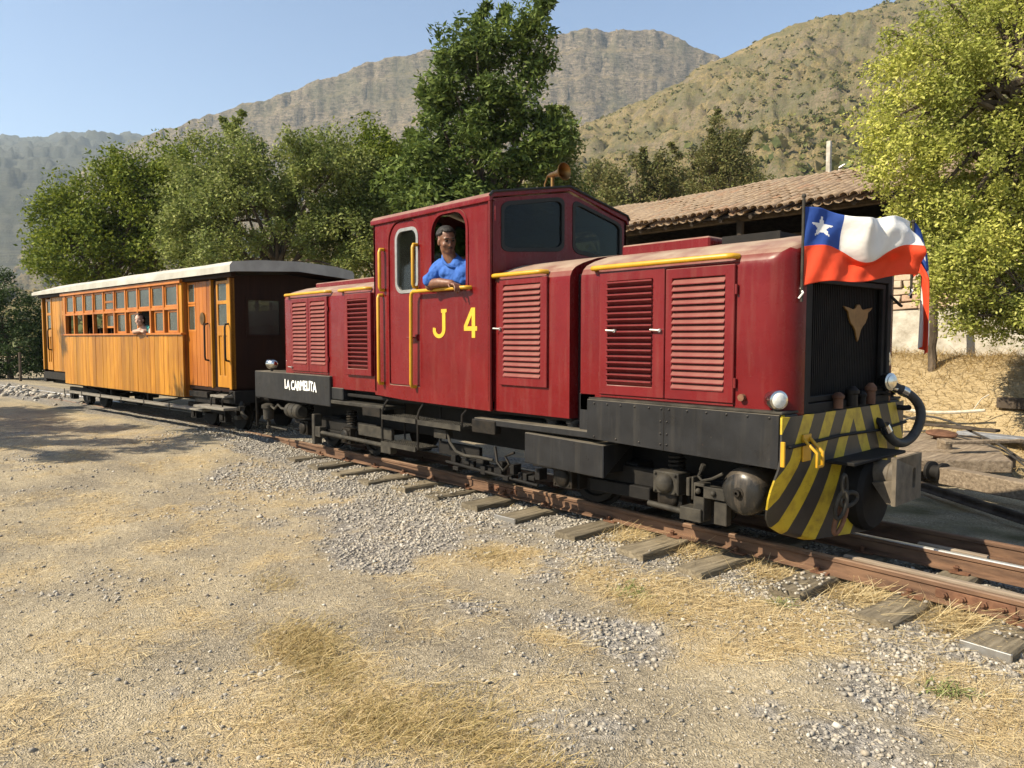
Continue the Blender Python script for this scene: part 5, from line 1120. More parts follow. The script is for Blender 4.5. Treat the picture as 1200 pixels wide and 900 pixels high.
# passenger leaning on the sill of the third bay from the front
pb = wc + np.array([math.cos(WA), math.sin(WA)]) * 1.26 + (-Nn) * -0.62
psg = empty('person', (pb[0], pb[1], 0.66), WA, label='dark haired passenger with bare arms looking out of a coach window', cat='person')
q = lambda x, y, z: Vector((x - 1.26, y + 0.62, z - 0.66))
hf2 = HeadFrame(q(1.20, -0.95, 1.61), (0.62, -0.75, 0.06), (-0.22, 0, 1), 0.80)
m = MB(); head(m, hf2); limb(m, [q(1.21, -0.91, 1.50), hf2(-.02, 0, -.05)], [.042, .042]); limb(m, [q(1.24, -0.86, 1.44), q(1.25, -0.72, 1.2), q(1.25, -0.55, 1.0)], [.085, .10, .10])
limb(m, [q(1.13, -0.90, 1.46), q(1.10, -0.985, 1.42), q(1.12, -1.0, 1.425)], [.045, .034, .034]); limb(m, [q(1.12, -1.0, 1.43), q(1.24, -1.0, 1.435), q(1.33, -0.985, 1.44)], [.034, .032, .022])
hand(m, q(1.33, -.985, 1.44), (.9, .3, .05), (-.2, .9, 0), (0, .2, -1), .5, .85)
limb(m, [q(1.36, -0.84, 1.45), q(1.44, -0.90, 1.33), q(1.42, -.98, 1.425)], [.042, .034, .026])
limb(m, [q(1.2, -.5, 1.0), q(1.18, -.3, .95), q(1.2, -.28, .68)], [.09, .07, .045]); limb(m, [q(1.34, -.5, 1.0), q(1.36, -.3, .95), q(1.34, -.28, .68)], [.09, .07, .045])
remeshed(m, 'body', M['pale_skin'], psg, 0.008, 2)
m = MB(); limb(m, [q(1.245, -.83, 1.44), q(1.25, -0.72, 1.2), q(1.25, -0.56, 1.0)], [.098, .112, .112]); limb(m, [q(1.32, -.82, 1.44), q(1.33, -.86, 1.50)], [.03, .02]); remeshed(m, 'top', M['teal'], psg, 0.012, 3)
m = MB()
for k in range(60):
    a = RNG.uniform(0, 2 * math.pi); e = RNG.uniform(-0.3, 1.45); f_, s_, u_ = math.cos(a) * math.cos(e), math.sin(a) * math.cos(e), math.sin(e)
    if f_ > 0.25 and u_ < 0.6: continue
    hball(m, hf2, (-.014 + f_ * .095, s_ * .08, .035 + u_ * .09), (.028, .022, .02), 6)
hball(m, hf2, (-.05, 0, -.03), (.07, .075, .09)); remeshed(m, 'hair', M['brown_hair'], psg, 0.01, 1)

# ---------------------------------------------------------------- shed with a clay tile roof
shed = empty('tiled_shed', (-7, 14, 1.2), label='low adobe shed with a clay barrel tile roof and deep dark eaves', cat='building')
sb = Vector((-7, 14, 1.2)); sh = lambda x, y, z: (x - sb.x, y - sb.y, z - sb.z)
def shb(m, x0, x1, y0, y1, z0, z1): return m.box(x0 - sb.x, x1 - sb.x, y0 - sb.y, y1 - sb.y, z0 - sb.z, z1 - sb.z)
M['adobe'] = simple('adobe', (0.30, 0.21, 0.14), (0.42, 0.32, 0.23), 6, 0.95, 0, 0.5, 30)
M['lime'] = simple('flaking_limewash', (0.27, 0.24, 0.19), (0.48, 0.45, 0.39), 5, 0.95, 0, 0.5, 18, dist=0.02)
SX0, SX1, WY = -14.0, -1.6, 13.2
cpt = lambda name, m, mat, bevel=0.0: build_each(m, name, mat, shed, bevel) if name in EACH else m.build(name, mat, shed, bevel)
cpt('wall', shb(MB(), SX0, SX1, WY + .03, WY + .3, 0.3, 2.86), M['adobe'], 0.01)
cpt('plinth', shb(MB(), SX0, SX1, WY - .05, WY + .1, 0.3, 1.80), M['lime'], 0.02)
cpt('back_wall', shb(MB(), SX0, SX1, 17.4, 17.7, 0.8, 3.9), M['adobe'])
m = MB(); shb(m, SX0, SX0 + .3, WY, 17.7, 0.8, 3.7); shb(m, SX1 - .3, SX1, WY, 17.7, 0.8, 3.7); cpt('end_wall', m, M['adobe'])
def brick_mat():
    t = NT('adobe_brick'); v = t.coord(); rnd = t.node('ObjectInfo').outputs['Random']
    c = t.ramp(rnd, [(0, (0.34, 0.23, 0.15)), (0.4, (0.44, 0.34, 0.25)), (0.7, (0.5, 0.42, 0.33)), (1, (0.36, 0.2, 0.13))]); c = t.mix(0.4, c, t.ramp(t.noise(v, 14), [(0.3, (0.22, 0.16, 0.11)), (0.7, (0.5, 0.42, 0.32))]))
    t.set(Base_Color=c, Roughness=0.95); t.bump(t.noise(v, 25), 0.5, 0.02); return t.m
M['brick'] = brick_mat()
def rough_box(sx, sy, sz, j, seed):
    r = random.Random(seed); m = MB(); m.box(-sx, sx, -sy, sy, -sz, sz); m.v = [(x + r.uniform(-j, j), y + r.uniform(-j, j), z + r.uniform(-j, j)) for x, y, z in m.v]; return m
bmesh_pool = []
r_ = random.Random(12)
for k in range(6):
    o = rough_box(0.195, 0.06, 0.052, 0.014, k).build('brick', M['brick'], shed, 0.012); bmesh_pool.append(o)
first = 0
for row in range(9):
    z = 1.865 + row * 0.118; x = -8.9 + (0.2 if row % 2 else 0)
    while x < -2.2:
        if not (row >= 8 and r_.random() < 0.35):
            if first < 6: o = bmesh_pool[first]
            else: o = bmesh_pool[r_.randrange(6)].copy(); COL.objects.link(o); o.parent = shed
            first += 1; o.location = sh(x, WY + 0.0 + r_.uniform(-.02, .015), z + r_.uniform(-.006, .006)); o.rotation_euler = (r_.uniform(-.03, .03), r_.uniform(-.04, .04), r_.uniform(-.04, .04))
        x += 0.41 + r_.uniform(-.02, .02)
EY, EZ, RY, RZ = 12.35, 3.60, 15.4, 4.66
sl = math.atan2(RZ - EZ, RY - EY)
for x in (-13.2, -10.4, -7.6): cpt('porch_post', MB().cyl(sh(x, 12.75, 0.7), sh(x, 12.75, 3.62), 0.07, 8), M['old_timber'])
m = MB(); m.cyl(sh(SX0, 12.75, 3.60), sh(SX1, 12.75, 3.60), 0.08, 8); m.cyl(sh(SX0, RY, RZ - .16), sh(SX1, RY, RZ - .16), 0.08, 8)
for x in np.arange(SX0, SX1, 0.62): m.tube([sh(x, EY + .02, EZ - .075), sh(x, RY, RZ - .075)], 0.04, 6)
cpt('rafter', m, M['old_timber'])
def slab(y0, z0, y1, z1, t): 
    m = MB(); m.hexa([sh(SX0, y0, z0 - t), sh(SX1, y0, z0 - t), sh(SX1, y1, z1 - t), sh(SX0, y1, z1 - t), sh(SX0, y0, z0), sh(SX1, y0, z0), sh(SX1, y1, z1), sh(SX0, y1, z1)]); return m
cpt('roof_boards', slab(EY + .06, EZ - .005, RY, RZ - .03, 0.03), M['old_timber']); cpt('roof_boards', slab(18.4, 3.62, RY + .004, RZ - .03, 0.03), M['old_timber'])
def tile_mat():
    t = NT('clay_tile'); v = t.coord(); rnd = t.node('ObjectInfo').outputs['Random']; isl = t.island()
    k = t.math('FRACT', t.math('ADD', rnd, isl))
    c = t.ramp(k, [(0, (0.20, 0.125, 0.075)), (0.3, (0.30, 0.195, 0.115)), (0.6, (0.36, 0.255, 0.165)), (0.85, (0.24, 0.175, 0.12)), (1, (0.33, 0.15, 0.07))])
    c = t.mix(0.55, c, t.ramp(t.noise(v, 12, 6), [(0.35, (0.11, 0.085, 0.062)), (0.65, (0.36, 0.27, 0.175))])); t.set(Base_Color=c, Roughness=0.95); t.bump(t.noise(v, 40), 0.4, 0.008); return t.m
M['tile'] = tile_mat()
def tile_mesh(up, seg=6):
    """barrel tile, local y runs up the slope"""
    L = 0.42; vs = []; fs = []
    for (y, r, dz) in ((0, 0.076, 0.004), (L, 0.066, 0.0)):
        for rr in (r, r - 0.011):
            for k in range(seg + 1):
                a = math.pi * k / seg; vs.append((rr * math.cos(a), y, (rr * math.sin(a) * 0.85 + dz) if up else (-rr * math.sin(a) * 0.7 + dz + 0.03)))
    n = seg + 1
    for k in range(seg): fs += [(k, k + 1, 2 * n + k + 1, 2 * n + k), (n + k, 3 * n + k, 3 * n + k + 1, n + k + 1), (k, n + k, n + k + 1, k + 1), (2 * n + k, 2 * n + k + 1, 3 * n + k + 1, 3 * n + k)]
    m = MB(); m.v = vs; m.f = fs; m.mi = [0] * len(fs); return m
pitch_x = 0.178; rows = 10; exp_ = math.hypot(RY - EY, RZ - EZ) / rows
t0 = tile_mesh(True).build('roof_tile', M['tile'], shed, smooth=50); used = False; cnt = 0
rest = MB(); pans = MB(); tm_u = tile_mesh(True, 4); tm_p = tile_mesh(False, 4); r_ = random.Random(31)
def put(mb, src, x, row, dz=0, back=False):
    c, s = math.cos(sl), math.sin(sl); d = row * exp_ - 0.06; ang = r_.uniform(-.05, .05); sc = r_.uniform(.95, 1.05); out = []
    for (a, b_, z) in src.v:
        a, b_ = a * sc * math.cos(ang) - b_ * math.sin(ang), b_ * math.cos(ang) + a * math.sin(ang)
        q_ = d + b_; 
        if back: out.append(sh(x + a, 2 * RY - (EY + q_ * c - (z + dz) * s), EZ + q_ * s + (z + dz) * c))
        else: out.append(sh(x + a, EY + q_ * c - (z + dz) * s, EZ + q_ * s + (z + dz) * c))
    mb.add(out, src.f)
nx_ = int((SX1 - SX0) / pitch_x)
for i in range(nx_ + 1):
    x = SX0 + i * pitch_x
    for row in range(rows):
        wav = 0.02 * math.sin(x * 1.3) + 0.012 * math.sin(x * 3.1 + row)
        if row or r_.random() < .7: put(pans, tm_p, x + pitch_x / 2 + r_.uniform(-.01, .01), row, -0.012 + wav)
        if -10.1 < x < -4.3 and row < 9 and cnt < 300:
            o = t0 if not used else t0.copy()
            if used: COL.objects.link(o); o.parent = shed
            used = True; cnt += 1; d = row * exp_ - 0.06 + r_.uniform(-.025, .025) - (0.05 if row == 0 and r_.random() < .3 else 0); z = 0.075 + wav
            o.location = sh(x + r_.uniform(-.012, .012), EY + d * math.cos(sl) - z * math.sin(sl), EZ + d * math.sin(sl) + z * math.cos(sl)); o.rotation_euler = (sl + r_.uniform(-.03, .03), r_.uniform(-.05, .05), r_.uniform(-.05, .05))
        else: put(rest, tm_u, x + r_.uniform(-.012, .012), row, 0.075 + wav)
        if row > 5: put(rest, tm_u, x, row, 0.075, True)
for i in range(32): 
    x = SX0 + i * 0.395; rest.add([sh(x + a_ * .0 + b_, RY + a_, RZ + 0.03 + z) for (a_, b_, z) in tm_u.v], tm_u.f)
tag(rest.build('roof_tiles', M['tile'], shed, smooth=50), kind='stuff'); tag(pans.build('pan_tiles', M['tile'], shed, smooth=50), kind='stuff')
# concrete post behind the shed, timber fence post in front of it
pp = empty('concrete_post', (-9.35, 20.1, 1.8), label='pale concrete post standing up behind the tile roof', cat='post')
m = MB(); m.hexa([(-.07, -.07, 0), (.07, -.07, 0), (.07, .07, 0), (-.07, .07, 0), (-.055, -.055, 4.85), (.055, -.055, 4.85), (.055, .055, 4.85), (-.055, .055, 4.85)]); m.build('shaft', M['lime'], pp, 0.008)
m = MB(); m.tube([(0.05, 0, 3.9), (0.22, .05, 4.0), (0.30, .08, 4.12)], .012, 6); a_ = m.build('lamp_arm', M['alu'], pp); m = MB(); m.hexa([(.24, .03, 4.08), (.42, .03, 4.16), (.42, .13, 4.16), (.24, .13, 4.08), (.26, .04, 4.14), (.42, .04, 4.2), (.42, .12, 4.2), (.26, .12, 4.14)]); m.build('lamp_head', M['alu'], a_, 0.008)
m = MB(); r_ = random.Random(5); m.tube([(r_.uniform(-.012, .012), r_.uniform(-.01, .01), z) for z in np.linspace(-0.2, 1.2, 9)], 0.065, 9, 0.055); o = m.build('fence_post', M['bark'], None); o.location = (-4.08, 12.38, 0.86); tag(o, 'dark rough timber post standing before the limewashed wall', 'post')
m = MB(); m.tube([(0, 0, -.2), (.02, 0, .9)], 0.04, 7); o = m.build('fence_post', M['bark'], None); o.location = (-27.5, 4.25, 0.0); tag(o, 'small dark post among bushes left of the coach', 'post')

# ---------------------------------------------------------------- lumber and ironwork right of the track
dk = empty('timber_deck', (-2.9, 9.5, -0.1), label='low weathered timber deck carrying an iron disc beyond the shiny rail', cat='deck')
A, B_, C_, D2 = [Vector((p[0] + 2.9, p[1] - 9.5, 0)) for p in ((-3.75, 10.45), (-2.95, 10.75), (-2.10, 8.75), (-2.94, 7.98))]
for k in range(4):
    a, b_ = A.lerp(D2, k / 4), A.lerp(D2, (k + 1) / 4 - .012); c, d = B_.lerp(C_, (k + 1) / 4 - .012), B_.lerp(C_, k / 4); zt = 0.185 + 0.006 * ((k * 7) % 3)
    m = MB(); m.hexa([(*a.xy, 0.06), (*b_.xy, 0.06), (*c.xy, 0.06), (*d.xy, 0.06), (*a.xy, zt), (*b_.xy, zt), (*c.xy, zt), (*d.xy, zt)]); m.build('plank', M['timber'], dk, 0.01)
m = MB(); m.box(-.6, .0, -.9, -.78, -.12, .06); m.box(-.6, .5, .5, .62, -.12, .06); build_each(m, 'bearer', M['old_timber'], dk)
def lumber(name, label, cat, p0, p1, w, h, z, mat):
    p0 = Vector(p0); p1 = Vector(p1); L = (p1 - p0).length; r = random.Random(int(L * 100)); m = MB(); n = 8
    for i in range(n + 1):
        x = L * i / n; j = lambda: r.uniform(-.006, .006); m.v += [(x, -w / 2 + j(), 0), (x, w / 2 + j(), 0), (x, w / 2 + j(), h + j()), (x, -w / 2 + j(), h + j())]
    for i in range(n):
        for q_ in range(4): m.f.append((i * 4 + q_, i * 4 + (q_ + 1) % 4, i * 4 + 4 + (q_ + 1) % 4, i * 4 + 4 + q_)); m.mi.append(0)
    m.f += [(0, 1, 2, 3), (n * 4, n * 4 + 1, n * 4 + 2, n * 4 + 3)]; m.mi += [0, 0]
    o = m.build(name, mat, None, 0.008); o.location = (p0.x, p0.y, z); o.rotation_euler = (0, 0, math.atan2((p1 - p0).y, (p1 - p0).x)); return tag(o, label, cat)
lumber('timber_beam', 'long brown timber beam lying in front of the low deck', 'beam', (-2.50, 8.02), (0.6, 6.85), 0.16, 0.16, -0.10, M['timber'])
lumber('steel_plank', 'blue grey flat plank lying behind the timber deck', 'plank', (-3.30, 11.2), (-1.6, 10.75), 0.22, 0.06, 0.02, simple('blue_grey_steel', (0.13, 0.14, 0.16), (0.22, 0.23, 0.25), 9, 0.6))
lumber('timber_beam', 'short pale beam lying beyond the end of the deck', 'beam', (-2.0, 9.9), (-0.6, 9.2), 0.18, 0.12, -0.12, M['timber'])
lumber('old_plank', 'dark split plank lying askew across the back of the timber deck', 'plank', (-3.55, 10.5), (-2.65, 10.35), 0.13, 0.035, 0.19, M['old_timber'])
lumber('old_plank', 'narrow brown batten lying on the front half of the timber deck', 'plank', (-2.75, 8.75), (-2.2, 9.55), 0.07, 0.04, 0.19, M['timber'])
lumber('old_sleeper', 'half rotten sleeper lying on the dry bank behind the deck', 'sleeper', (-3.0, 11.75), (-1.7, 11.5), 0.2, 0.14, 0.38, M['old_timber'])
m = MB(); m.lathe((0, 0, 0), (0, 0, 1), [(0, .09), (.05, .09), (.055, .165), (.075, .18), (.09, .17), (.11, .10), (.115, .05)], 24); o = m.build('iron_disc', M['rust'], None); o.location = (-3.16, 10.0, .085); o.rotation_euler = (.05, .08, 0); tag(o, 'round rusty iron disc on a stub lying on the deck', 'iron disc')
m = MB(); m.lathe((0, 0, 0), (0, 0, 1), [(0, .075), (.12, .078), (.125, .06), (.10, .055)], 18); o = m.build('iron_stub', M['timber'], None); o.location = (-2.84, 9.10, .085); tag(o, 'short pale cylindrical stub standing on the front of the deck', 'iron stub')
m = MB(); m.lathe((0, 0, 0), (1, 0, 0), [(0, .07), (.02, .10), (.05, .10), (.06, .065), (.14, .065), (.15, .10), (.18, .10), (.2, .05)], 20); o = m.build('iron_roller', M['soot'], None); o.location = (-2.66, 8.08, .0); o.rotation_euler = (0, 0, R(-20)); tag(o, 'black iron roller at the left end of the timber beam', 'roller')
m = MB(); m.tube(smooth_path([(-4.3, 11.35, .36), (-3.9, 11.25, .30), (-3.5, 11.25, .31), (-3.05, 11.3, .37)]), .028, 8, .02); m.tube([(-3.2, 11.28, .34), (-3.1, 11.3, .52), (-3.02, 11.33, .58)], .008, 5); o = m.build('fallen_branch', simple('bleached_wood', (0.35, 0.31, 0.24), (0.52, 0.47, 0.38), 20, 0.8), None); tag(o, 'bleached white branch lying on the dry grass behind the deck', 'branch')
m = MB(); m.tube(smooth_path([(-4.2, 10.9, .06), (-3.75, 10.95, .26), (-3.3, 10.7, .25), (-2.95, 10.4, .17), (-2.5, 9.85, .10), (-2.1, 9.3, .0), (-1.7, 8.9, -.12)]), .014, 6); tag(m.build('cable', M['rubber'], None), 'dark cable curving across the back of the deck', 'cable')
m = MB(); m.tube(smooth_path([(-3.7, 9.9, .13), (-3.3, 10.15, .16), (-2.75, 9.8, .13), (-2.35, 9.4, .10), (-2.0, 9.0, -.02), (-1.6, 8.6, -.15)]), .011, 6); tag(m.build('cable', M['rubber'], None), 'thin cable crossing the front half of the deck', 'cable')

# ---------------------------------------------------------------- trees
def at(px, dep):
    k = (px - 600) / 871; return dep * (-math.cos(YAW) + math.sin(YAW) * k), dep * (math.sin(YAW) + math.cos(YAW) * k)
def leaves(C, n, sd, leaf, seed, asp=0.5, up=0.3, droop=0.0):
    r = np.random.default_rng(seed); k = r.integers(0, len(C), n); c = C[k]
    d = r.normal(size=(n, 3)); d /= np.linalg.norm(d, axis=1, keepdims=True)
    P = c[:, :3] + d * (c[:, 3:4] * sd * r.uniform(0.15, 1.0, (n, 1)) ** 0.6) * np.array([1, 1, 0.85])
    if droop: P[:, 2] -= droop * r.uniform(0, 1, n) ** 2
    a = r.normal(size=(n, 3)); a[:, 2] = a[:, 2] * 0.7 - droop * 1.5; a /= np.linalg.norm(a, axis=1, keepdims=True)
    nn = r.normal(size=(n, 3)) + np.array([0, 0, up * 2]) + d * 0.8; b = np.cross(a, nn); b /= np.linalg.norm(b, axis=1, keepdims=True); q = np.cross(a, b)
    s = (leaf * r.uniform(0.35, 1.4, n) ** .8)[:, None]
    V = np.stack([P, P + a * s * .45 + b * s * asp * .5 + q * s * .06, P + a * s, P + a * s * .45 - b * s * asp * .5 + q * s * .06], 1).reshape(-1, 3)
    return V, np.arange(4 * n).reshape(-1, 4)
def tree(name, label, px, dep, blobs_, n_clump, n_leaf, leaf, mat, seed, csize=0.5, trunk_r=0.16, asp=0.5, droop=0.0, base_z=-0.1, spread=0.9, shoots=0, n_limb=26, shell=0.5, group=None, fork=0.35):
    r = np.random.default_rng(seed); bx, by = at(px, dep); mpp = dep / 871
    rtx, rty = math.sin(YAW), math.cos(YAW); fx_, fy_ = -math.cos(YAW), math.sin(YAW)
    t = empty(name, (bx, by, base_z), label=label, cat='tree', group=group)
    CL = []; ws = np.array([b_[2] * b_[3] for b_ in blobs_], float); ws /= ws.sum()
    for k in range(n_clump):
        b_ = blobs_[r.choice(len(blobs_), p=ws)]
        d = r.normal(size=3); d /= np.linalg.norm(d); rad = r.uniform(shell, 1.0) ** 0.5 * r.uniform(.82, 1.12); dd = b_[4] if len(b_) > 4 else b_[2] * 0.9
        u = (b_[0] - px + d[0] * b_[2] * rad) * mpp; f = d[1] * dd * rad * mpp; z = CAMZ + (397 - b_[1] + d[2] * b_[3] * rad) * mpp
        CL.append((u * rtx + f * fx_, u * rty + f * fy_, z - base_z, csize * r.uniform(0.6, 1.3)))
    for k in range(shoots):
        b_ = blobs_[r.choice(len(blobs_))]; u = (b_[0] - px + r.uniform(-.8, .8) * b_[2]) * mpp; f = r.uniform(-.5, .5) * b_[2] * mpp; z = CAMZ + (397 - b_[1] + b_[3] * r.uniform(.9, 1.0)) * mpp - base_z
        lean = r.uniform(-.3, .3); 
        for q in range(3): CL.append((u * rtx + f * fx_ + lean * q * csize * rtx, u * rty + f * fy_ + lean * q * csize * rty, z + q * csize * .42 - csize * .3, csize * (.42 - .1 * q)))
    CL = np.array([c for c in CL if c[2] > 0.15])
    V, F = leaves(CL, n_leaf, spread, leaf, seed + 1, asp, droop=droop)
    m = MB(); top = np.array([CL[:, 0].mean(), CL[:, 1].mean(), np.percentile(CL[:, 2], 70)])
    tr = [Vector((0, 0, -0.3)), Vector((top[0] * .12, top[1] * .12, top[2] * fork)), Vector((top[0] * .5, top[1] * .5, top[2] * .62)), Vector(top)]
    m.tube(smooth_path(tr, 3), [trunk_r * (1.15 - .95 * i / 9) for i in range(10)], 8)
    for k in r.choice(len(CL), min(n_limb, len(CL)), replace=False):
        e = Vector(CL[k][:3]); s_ = tr[1].lerp(tr[2], r.uniform(0, 1)) if r.uniform() < .7 else tr[2].lerp(tr[3], r.uniform(0, .6)); mid = s_.lerp(e, .5) + Vector((0, 0, .12 * (e - s_).length))
        m.tube(smooth_path([s_, mid, e], 3), [trunk_r * .36 * (1 - .13 * i) for i in range(7)], 5)
    m.build('trunk', M['bark'], t, smooth=60, raw=True)
    np_mesh('crown', V, F, M[mat], t); return t
tree('walnut_tree', 'tallest dark green tree, rising just behind the locomotive cab', 575, 20, [(560, 60, 45, 38), (622, 62, 26, 42), (520, 115, 42, 38), (600, 130, 62, 50), (545, 190, 78, 55), (635, 190, 42, 42), (500, 225, 50, 50), (560, 270, 105, 60)], 250, 50000, 0.18, 'leaf_walnut', 51, 0.46, 0.2, 0.4, shoots=22, shell=.1)
tree('tree', 'grey green spreading tree above the front end of the wooden coach', 320, 22, [(265, 205, 60, 55), (330, 200, 75, 50), (385, 215, 60, 55), (300, 265, 100, 50), (400, 280, 70, 50), (240, 250, 50, 50), (430, 230, 40, 50), (330, 305, 125, 30)], 380, 90000, 0.105, 'leaf_grey', 52, 0.5, 0.2, 0.5, shoots=3, shell=.35)
tree('tree', 'leafy tree filling the gap between the grey green tree and the tallest tree', 445, 23, [(435, 195, 40, 45), (470, 225, 45, 55), (440, 270, 60, 50)], 170, 30000, 0.12, 'leaf_green', 53, 0.5, 0.15, 0.5, shoots=2, shell=.35)
tree('tree', 'deep green bushy tree above the rear end of the coach', 125, 27, [(85, 262, 40, 42), (130, 245, 45, 48), (185, 235, 48, 52), (120, 300, 75, 40), (220, 270, 50, 50), (215, 200, 40, 35), (170, 215, 45, 30)], 400, 68000, 0.135, 'leaf_green', 54, 0.6, 0.2, 0.5, shoots=2, shell=.35)
tree('bush', 'dark rounded bush reaching the ground beyond the far end of the coach', 12, 25, [(5, 365, 48, 45), (40, 385, 32, 40), (-30, 380, 50, 55), (15, 410, 45, 25), (0, 425, 60, 16), (45, 420, 22, 18)], 150, 26000, 0.10, 'leaf_dark', 55, 0.45, 0.10, 0.5, shell=.3, base_z=-.2, n_limb=12)
tree('tree', 'thin pale tree beside the tallest tree, above the brass horn', 655, 22, [(655, 175, 25, 38), (640, 215, 35, 40), (668, 235, 26, 32)], 90, 11000, 0.115, 'leaf_grey', 56, 0.42, 0.1, 0.5, shoots=6, shell=.2)
tree('tree', 'olive brown tree rising behind the cab end of the tile roof', 745, 34, [(730, 222, 34, 28), (772, 218, 25, 36), (745, 250, 50, 25)], 110, 16000, 0.16, 'leaf_brown', 57, 0.6, 0.15, 0.5, shoots=8, shell=.3, base_z=1.2)
tree('tree', 'brownish feathery tree above the middle of the tile roof', 845, 33, [(838, 165, 18, 24), (842, 190, 34, 26), (850, 215, 45, 28)], 100, 15000, 0.15, 'leaf_brown', 58, 0.55, 0.15, 0.4, shoots=6, shell=.25, base_z=1.2)
tree('tree', 'dusky tree filling the gap behind the cab roof', 700, 38, [(700, 225, 34, 30), (690, 255, 40, 25), (800, 222, 30, 28), (800, 250, 45, 20), (872, 228, 28, 22)], 110, 16000, 0.17, 'leaf_brown', 59, 0.6, 0.15, 0.5, shell=.3, base_z=1.2)
tree('tree', 'bright yellow green tree hanging over the tile roof and fence post', 1262, 9.4, [(1085, 95, 62, 80), (1045, 175, 55, 60), (1130, 200, 80, 75), (1100, 262, 66, 48), (1180, 70, 110, 110), (1150, 290, 68, 45), (1210, 200, 90, 100), (1230, -60, 150, 110), (1200, 325, 55, 55), (1110, 305, 55, 42), (1150, 345, 50, 35)], 620, 140000, 0.054, 'leaf_bright', 60, 0.24, 0.17, 0.48, droop=0.12, base_z=0.4, spread=1.0, shell=.3, n_limb=60)
tree('tree', 'sparse hanging sprays of leaves before the limewashed wall', 1275, 9.0, [(1130, 300, 55, 40), (1115, 335, 40, 35), (1160, 365, 45, 30), (1190, 360, 30, 40)], 110, 14000, 0.05, 'leaf_bright', 62, 0.17, 0.05, 0.48, droop=0.15, base_z=0.3, shell=.2, n_limb=30)
# roadside tree left of the frame: its shade falls across the yard and the coach
sx_, sy_ = -17.0, -3.1
t = empty('tree', (sx_, sy_, -0.2), label='roadside tree whose shade falls across the yard and coach', cat='tree')
r = np.random.default_rng(70); CL = np.array([(r.uniform(-2.6, 5.2), r.normal(0, 0.55), 4.7 + r.normal(0, .75) , r.uniform(.25, .6)) for k in range(54)] + [(r.uniform(1.5, 5.5), 2.4 + r.normal(0, .3), 4.6 + r.normal(0, .4), r.uniform(.35, .6)) for k in range(0)])
V, F = leaves(CL, 15000, .9, .14, 71); m = MB(); m.tube([(0, 0, -.3), (.2, 0, 2), (.5, .1, 3.4), (.8, .1, 4.4)], [.2, .16, .13, .1], 8)
for k in range(0, 54, 3): m.tube(smooth_path([Vector((.5, .1, 3.4)), Vector((.6 + CL[k][0] * .4, CL[k][1] * .4, 4.1)), Vector(CL[k][:3])], 3), [.06 * (1 - .13 * i) for i in range(7)], 5)
m.build('trunk', M['bark'], t, raw=True, smooth=60); np_mesh('crown', V, F, M['leaf_green'], t)

# ---------------------------------------------------------------- loose stuff on the ground
def ico():
    p = (1 + 5 ** .5) / 2; v = np.array([(-1, p, 0), (1, p, 0), (-1, -p, 0), (1, -p, 0), (0, -1, p), (0, 1, p), (0, -1, -p), (0, 1, -p), (p, 0, -1), (p, 0, 1), (-p, 0, -1), (-p, 0, 1)]) / math.hypot(1, p)
    f = np.array([(0, 11, 5), (0, 5, 1), (0, 1, 7), (0, 7, 10), (0, 10, 11), (1, 5, 9), (5, 11, 4), (11, 10, 2), (10, 7, 6), (7, 1, 8), (3, 9, 4), (3, 4, 2), (3, 2, 6), (3, 6, 8), (3, 8, 9), (4, 9, 5), (2, 4, 11), (6, 2, 10), (8, 6, 7), (9, 8, 1)]); return v, f
IV, IF = ico()
OV = np.array([(1, 0, 0), (-1, 0, 0), (0, 1, 0), (0, -1, 0), (0, 0, 1), (0, 0, -1)], float); OF = np.array([(0, 2, 4), (2, 1, 4), (1, 3, 4), (3, 0, 4), (2, 0, 5), (1, 2, 5), (3, 1, 5), (0, 3, 5)])
def stones(P, rad, seed, tiny=False):
    IV, IF = (OV, OF) if tiny else ico(); nv = len(IV)
    r = np.random.default_rng(seed); n = len(P); S_ = rad[:, None] * np.stack([r.uniform(.75, 1.4, n), r.uniform(.6, 1.1, n), r.uniform(.45, .85, n)], 1)
    v = IV[None] * r.uniform(.55, 1.25, (n, nv, 1)) * S_[:, None, :]; a = r.uniform(0, 6.28, n); b_ = r.uniform(-.5, .5, n)
    x, y, z = v[..., 0], v[..., 1], v[..., 2]; cb, sb_ = np.cos(b_)[:, None], np.sin(b_)[:, None]; x, z = x * cb - z * sb_, x * sb_ + z * cb
    ca_, sa_ = np.cos(a)[:, None], np.sin(a)[:, None]; x, y = x * ca_ - y * sa_, x * sa_ + y * ca_
    V = np.stack([x, y, z], 2) + P[:, None, :]; F = (IF[None] + (np.arange(n) * nv)[:, None, None]).reshape(-1, 3); return V.reshape(-1, 3), F
def stone_mat():
    t = NT('ballast_stone'); isl = t.island(); v = t.coord()
    c = t.ramp(isl, [(0, (0.12, 0.108, 0.09)), (0.25, (0.225, 0.202, 0.166)), (0.5, (0.33, 0.297, 0.24)), (0.75, (0.29, 0.235, 0.165)), (0.92, (0.45, 0.415, 0.35)), (1, (0.56, 0.53, 0.47))])
    c = t.mix(0.35, c, t.ramp(t.noise(v, 160, 3), [(0.35, (0.18, 0.165, 0.145)), (0.65, (0.5, 0.46, 0.39))])); t.set(Base_Color=c, Roughness=0.9); return t.m
M['stone'] = stone_mat()
r = np.random.default_rng(81); n = 150000
x = -0.2 - r.uniform(0, 1, n) ** 1.3 * 11; y = r.uniform(0.3, 5.6, n); st, gr = masks(x, y); d = np.hypot(x, y)
prob = np.clip((gr - .08) * 1.3 + r.normal(0, .08, n), 0.015, 1) ** 1.5 * np.clip(6.0 / d, .25, 1)
k = r.uniform(size=n) < prob * 0.75; x, y, d, gr = x[k], y[k], d[k], gr[k]
rad = r.uniform(.005, .0145, len(x)) * (1 + .05 * np.clip(d - 4, 0, 6)) * np.where(r.uniform(size=len(x)) < .06, 1.5, 1)
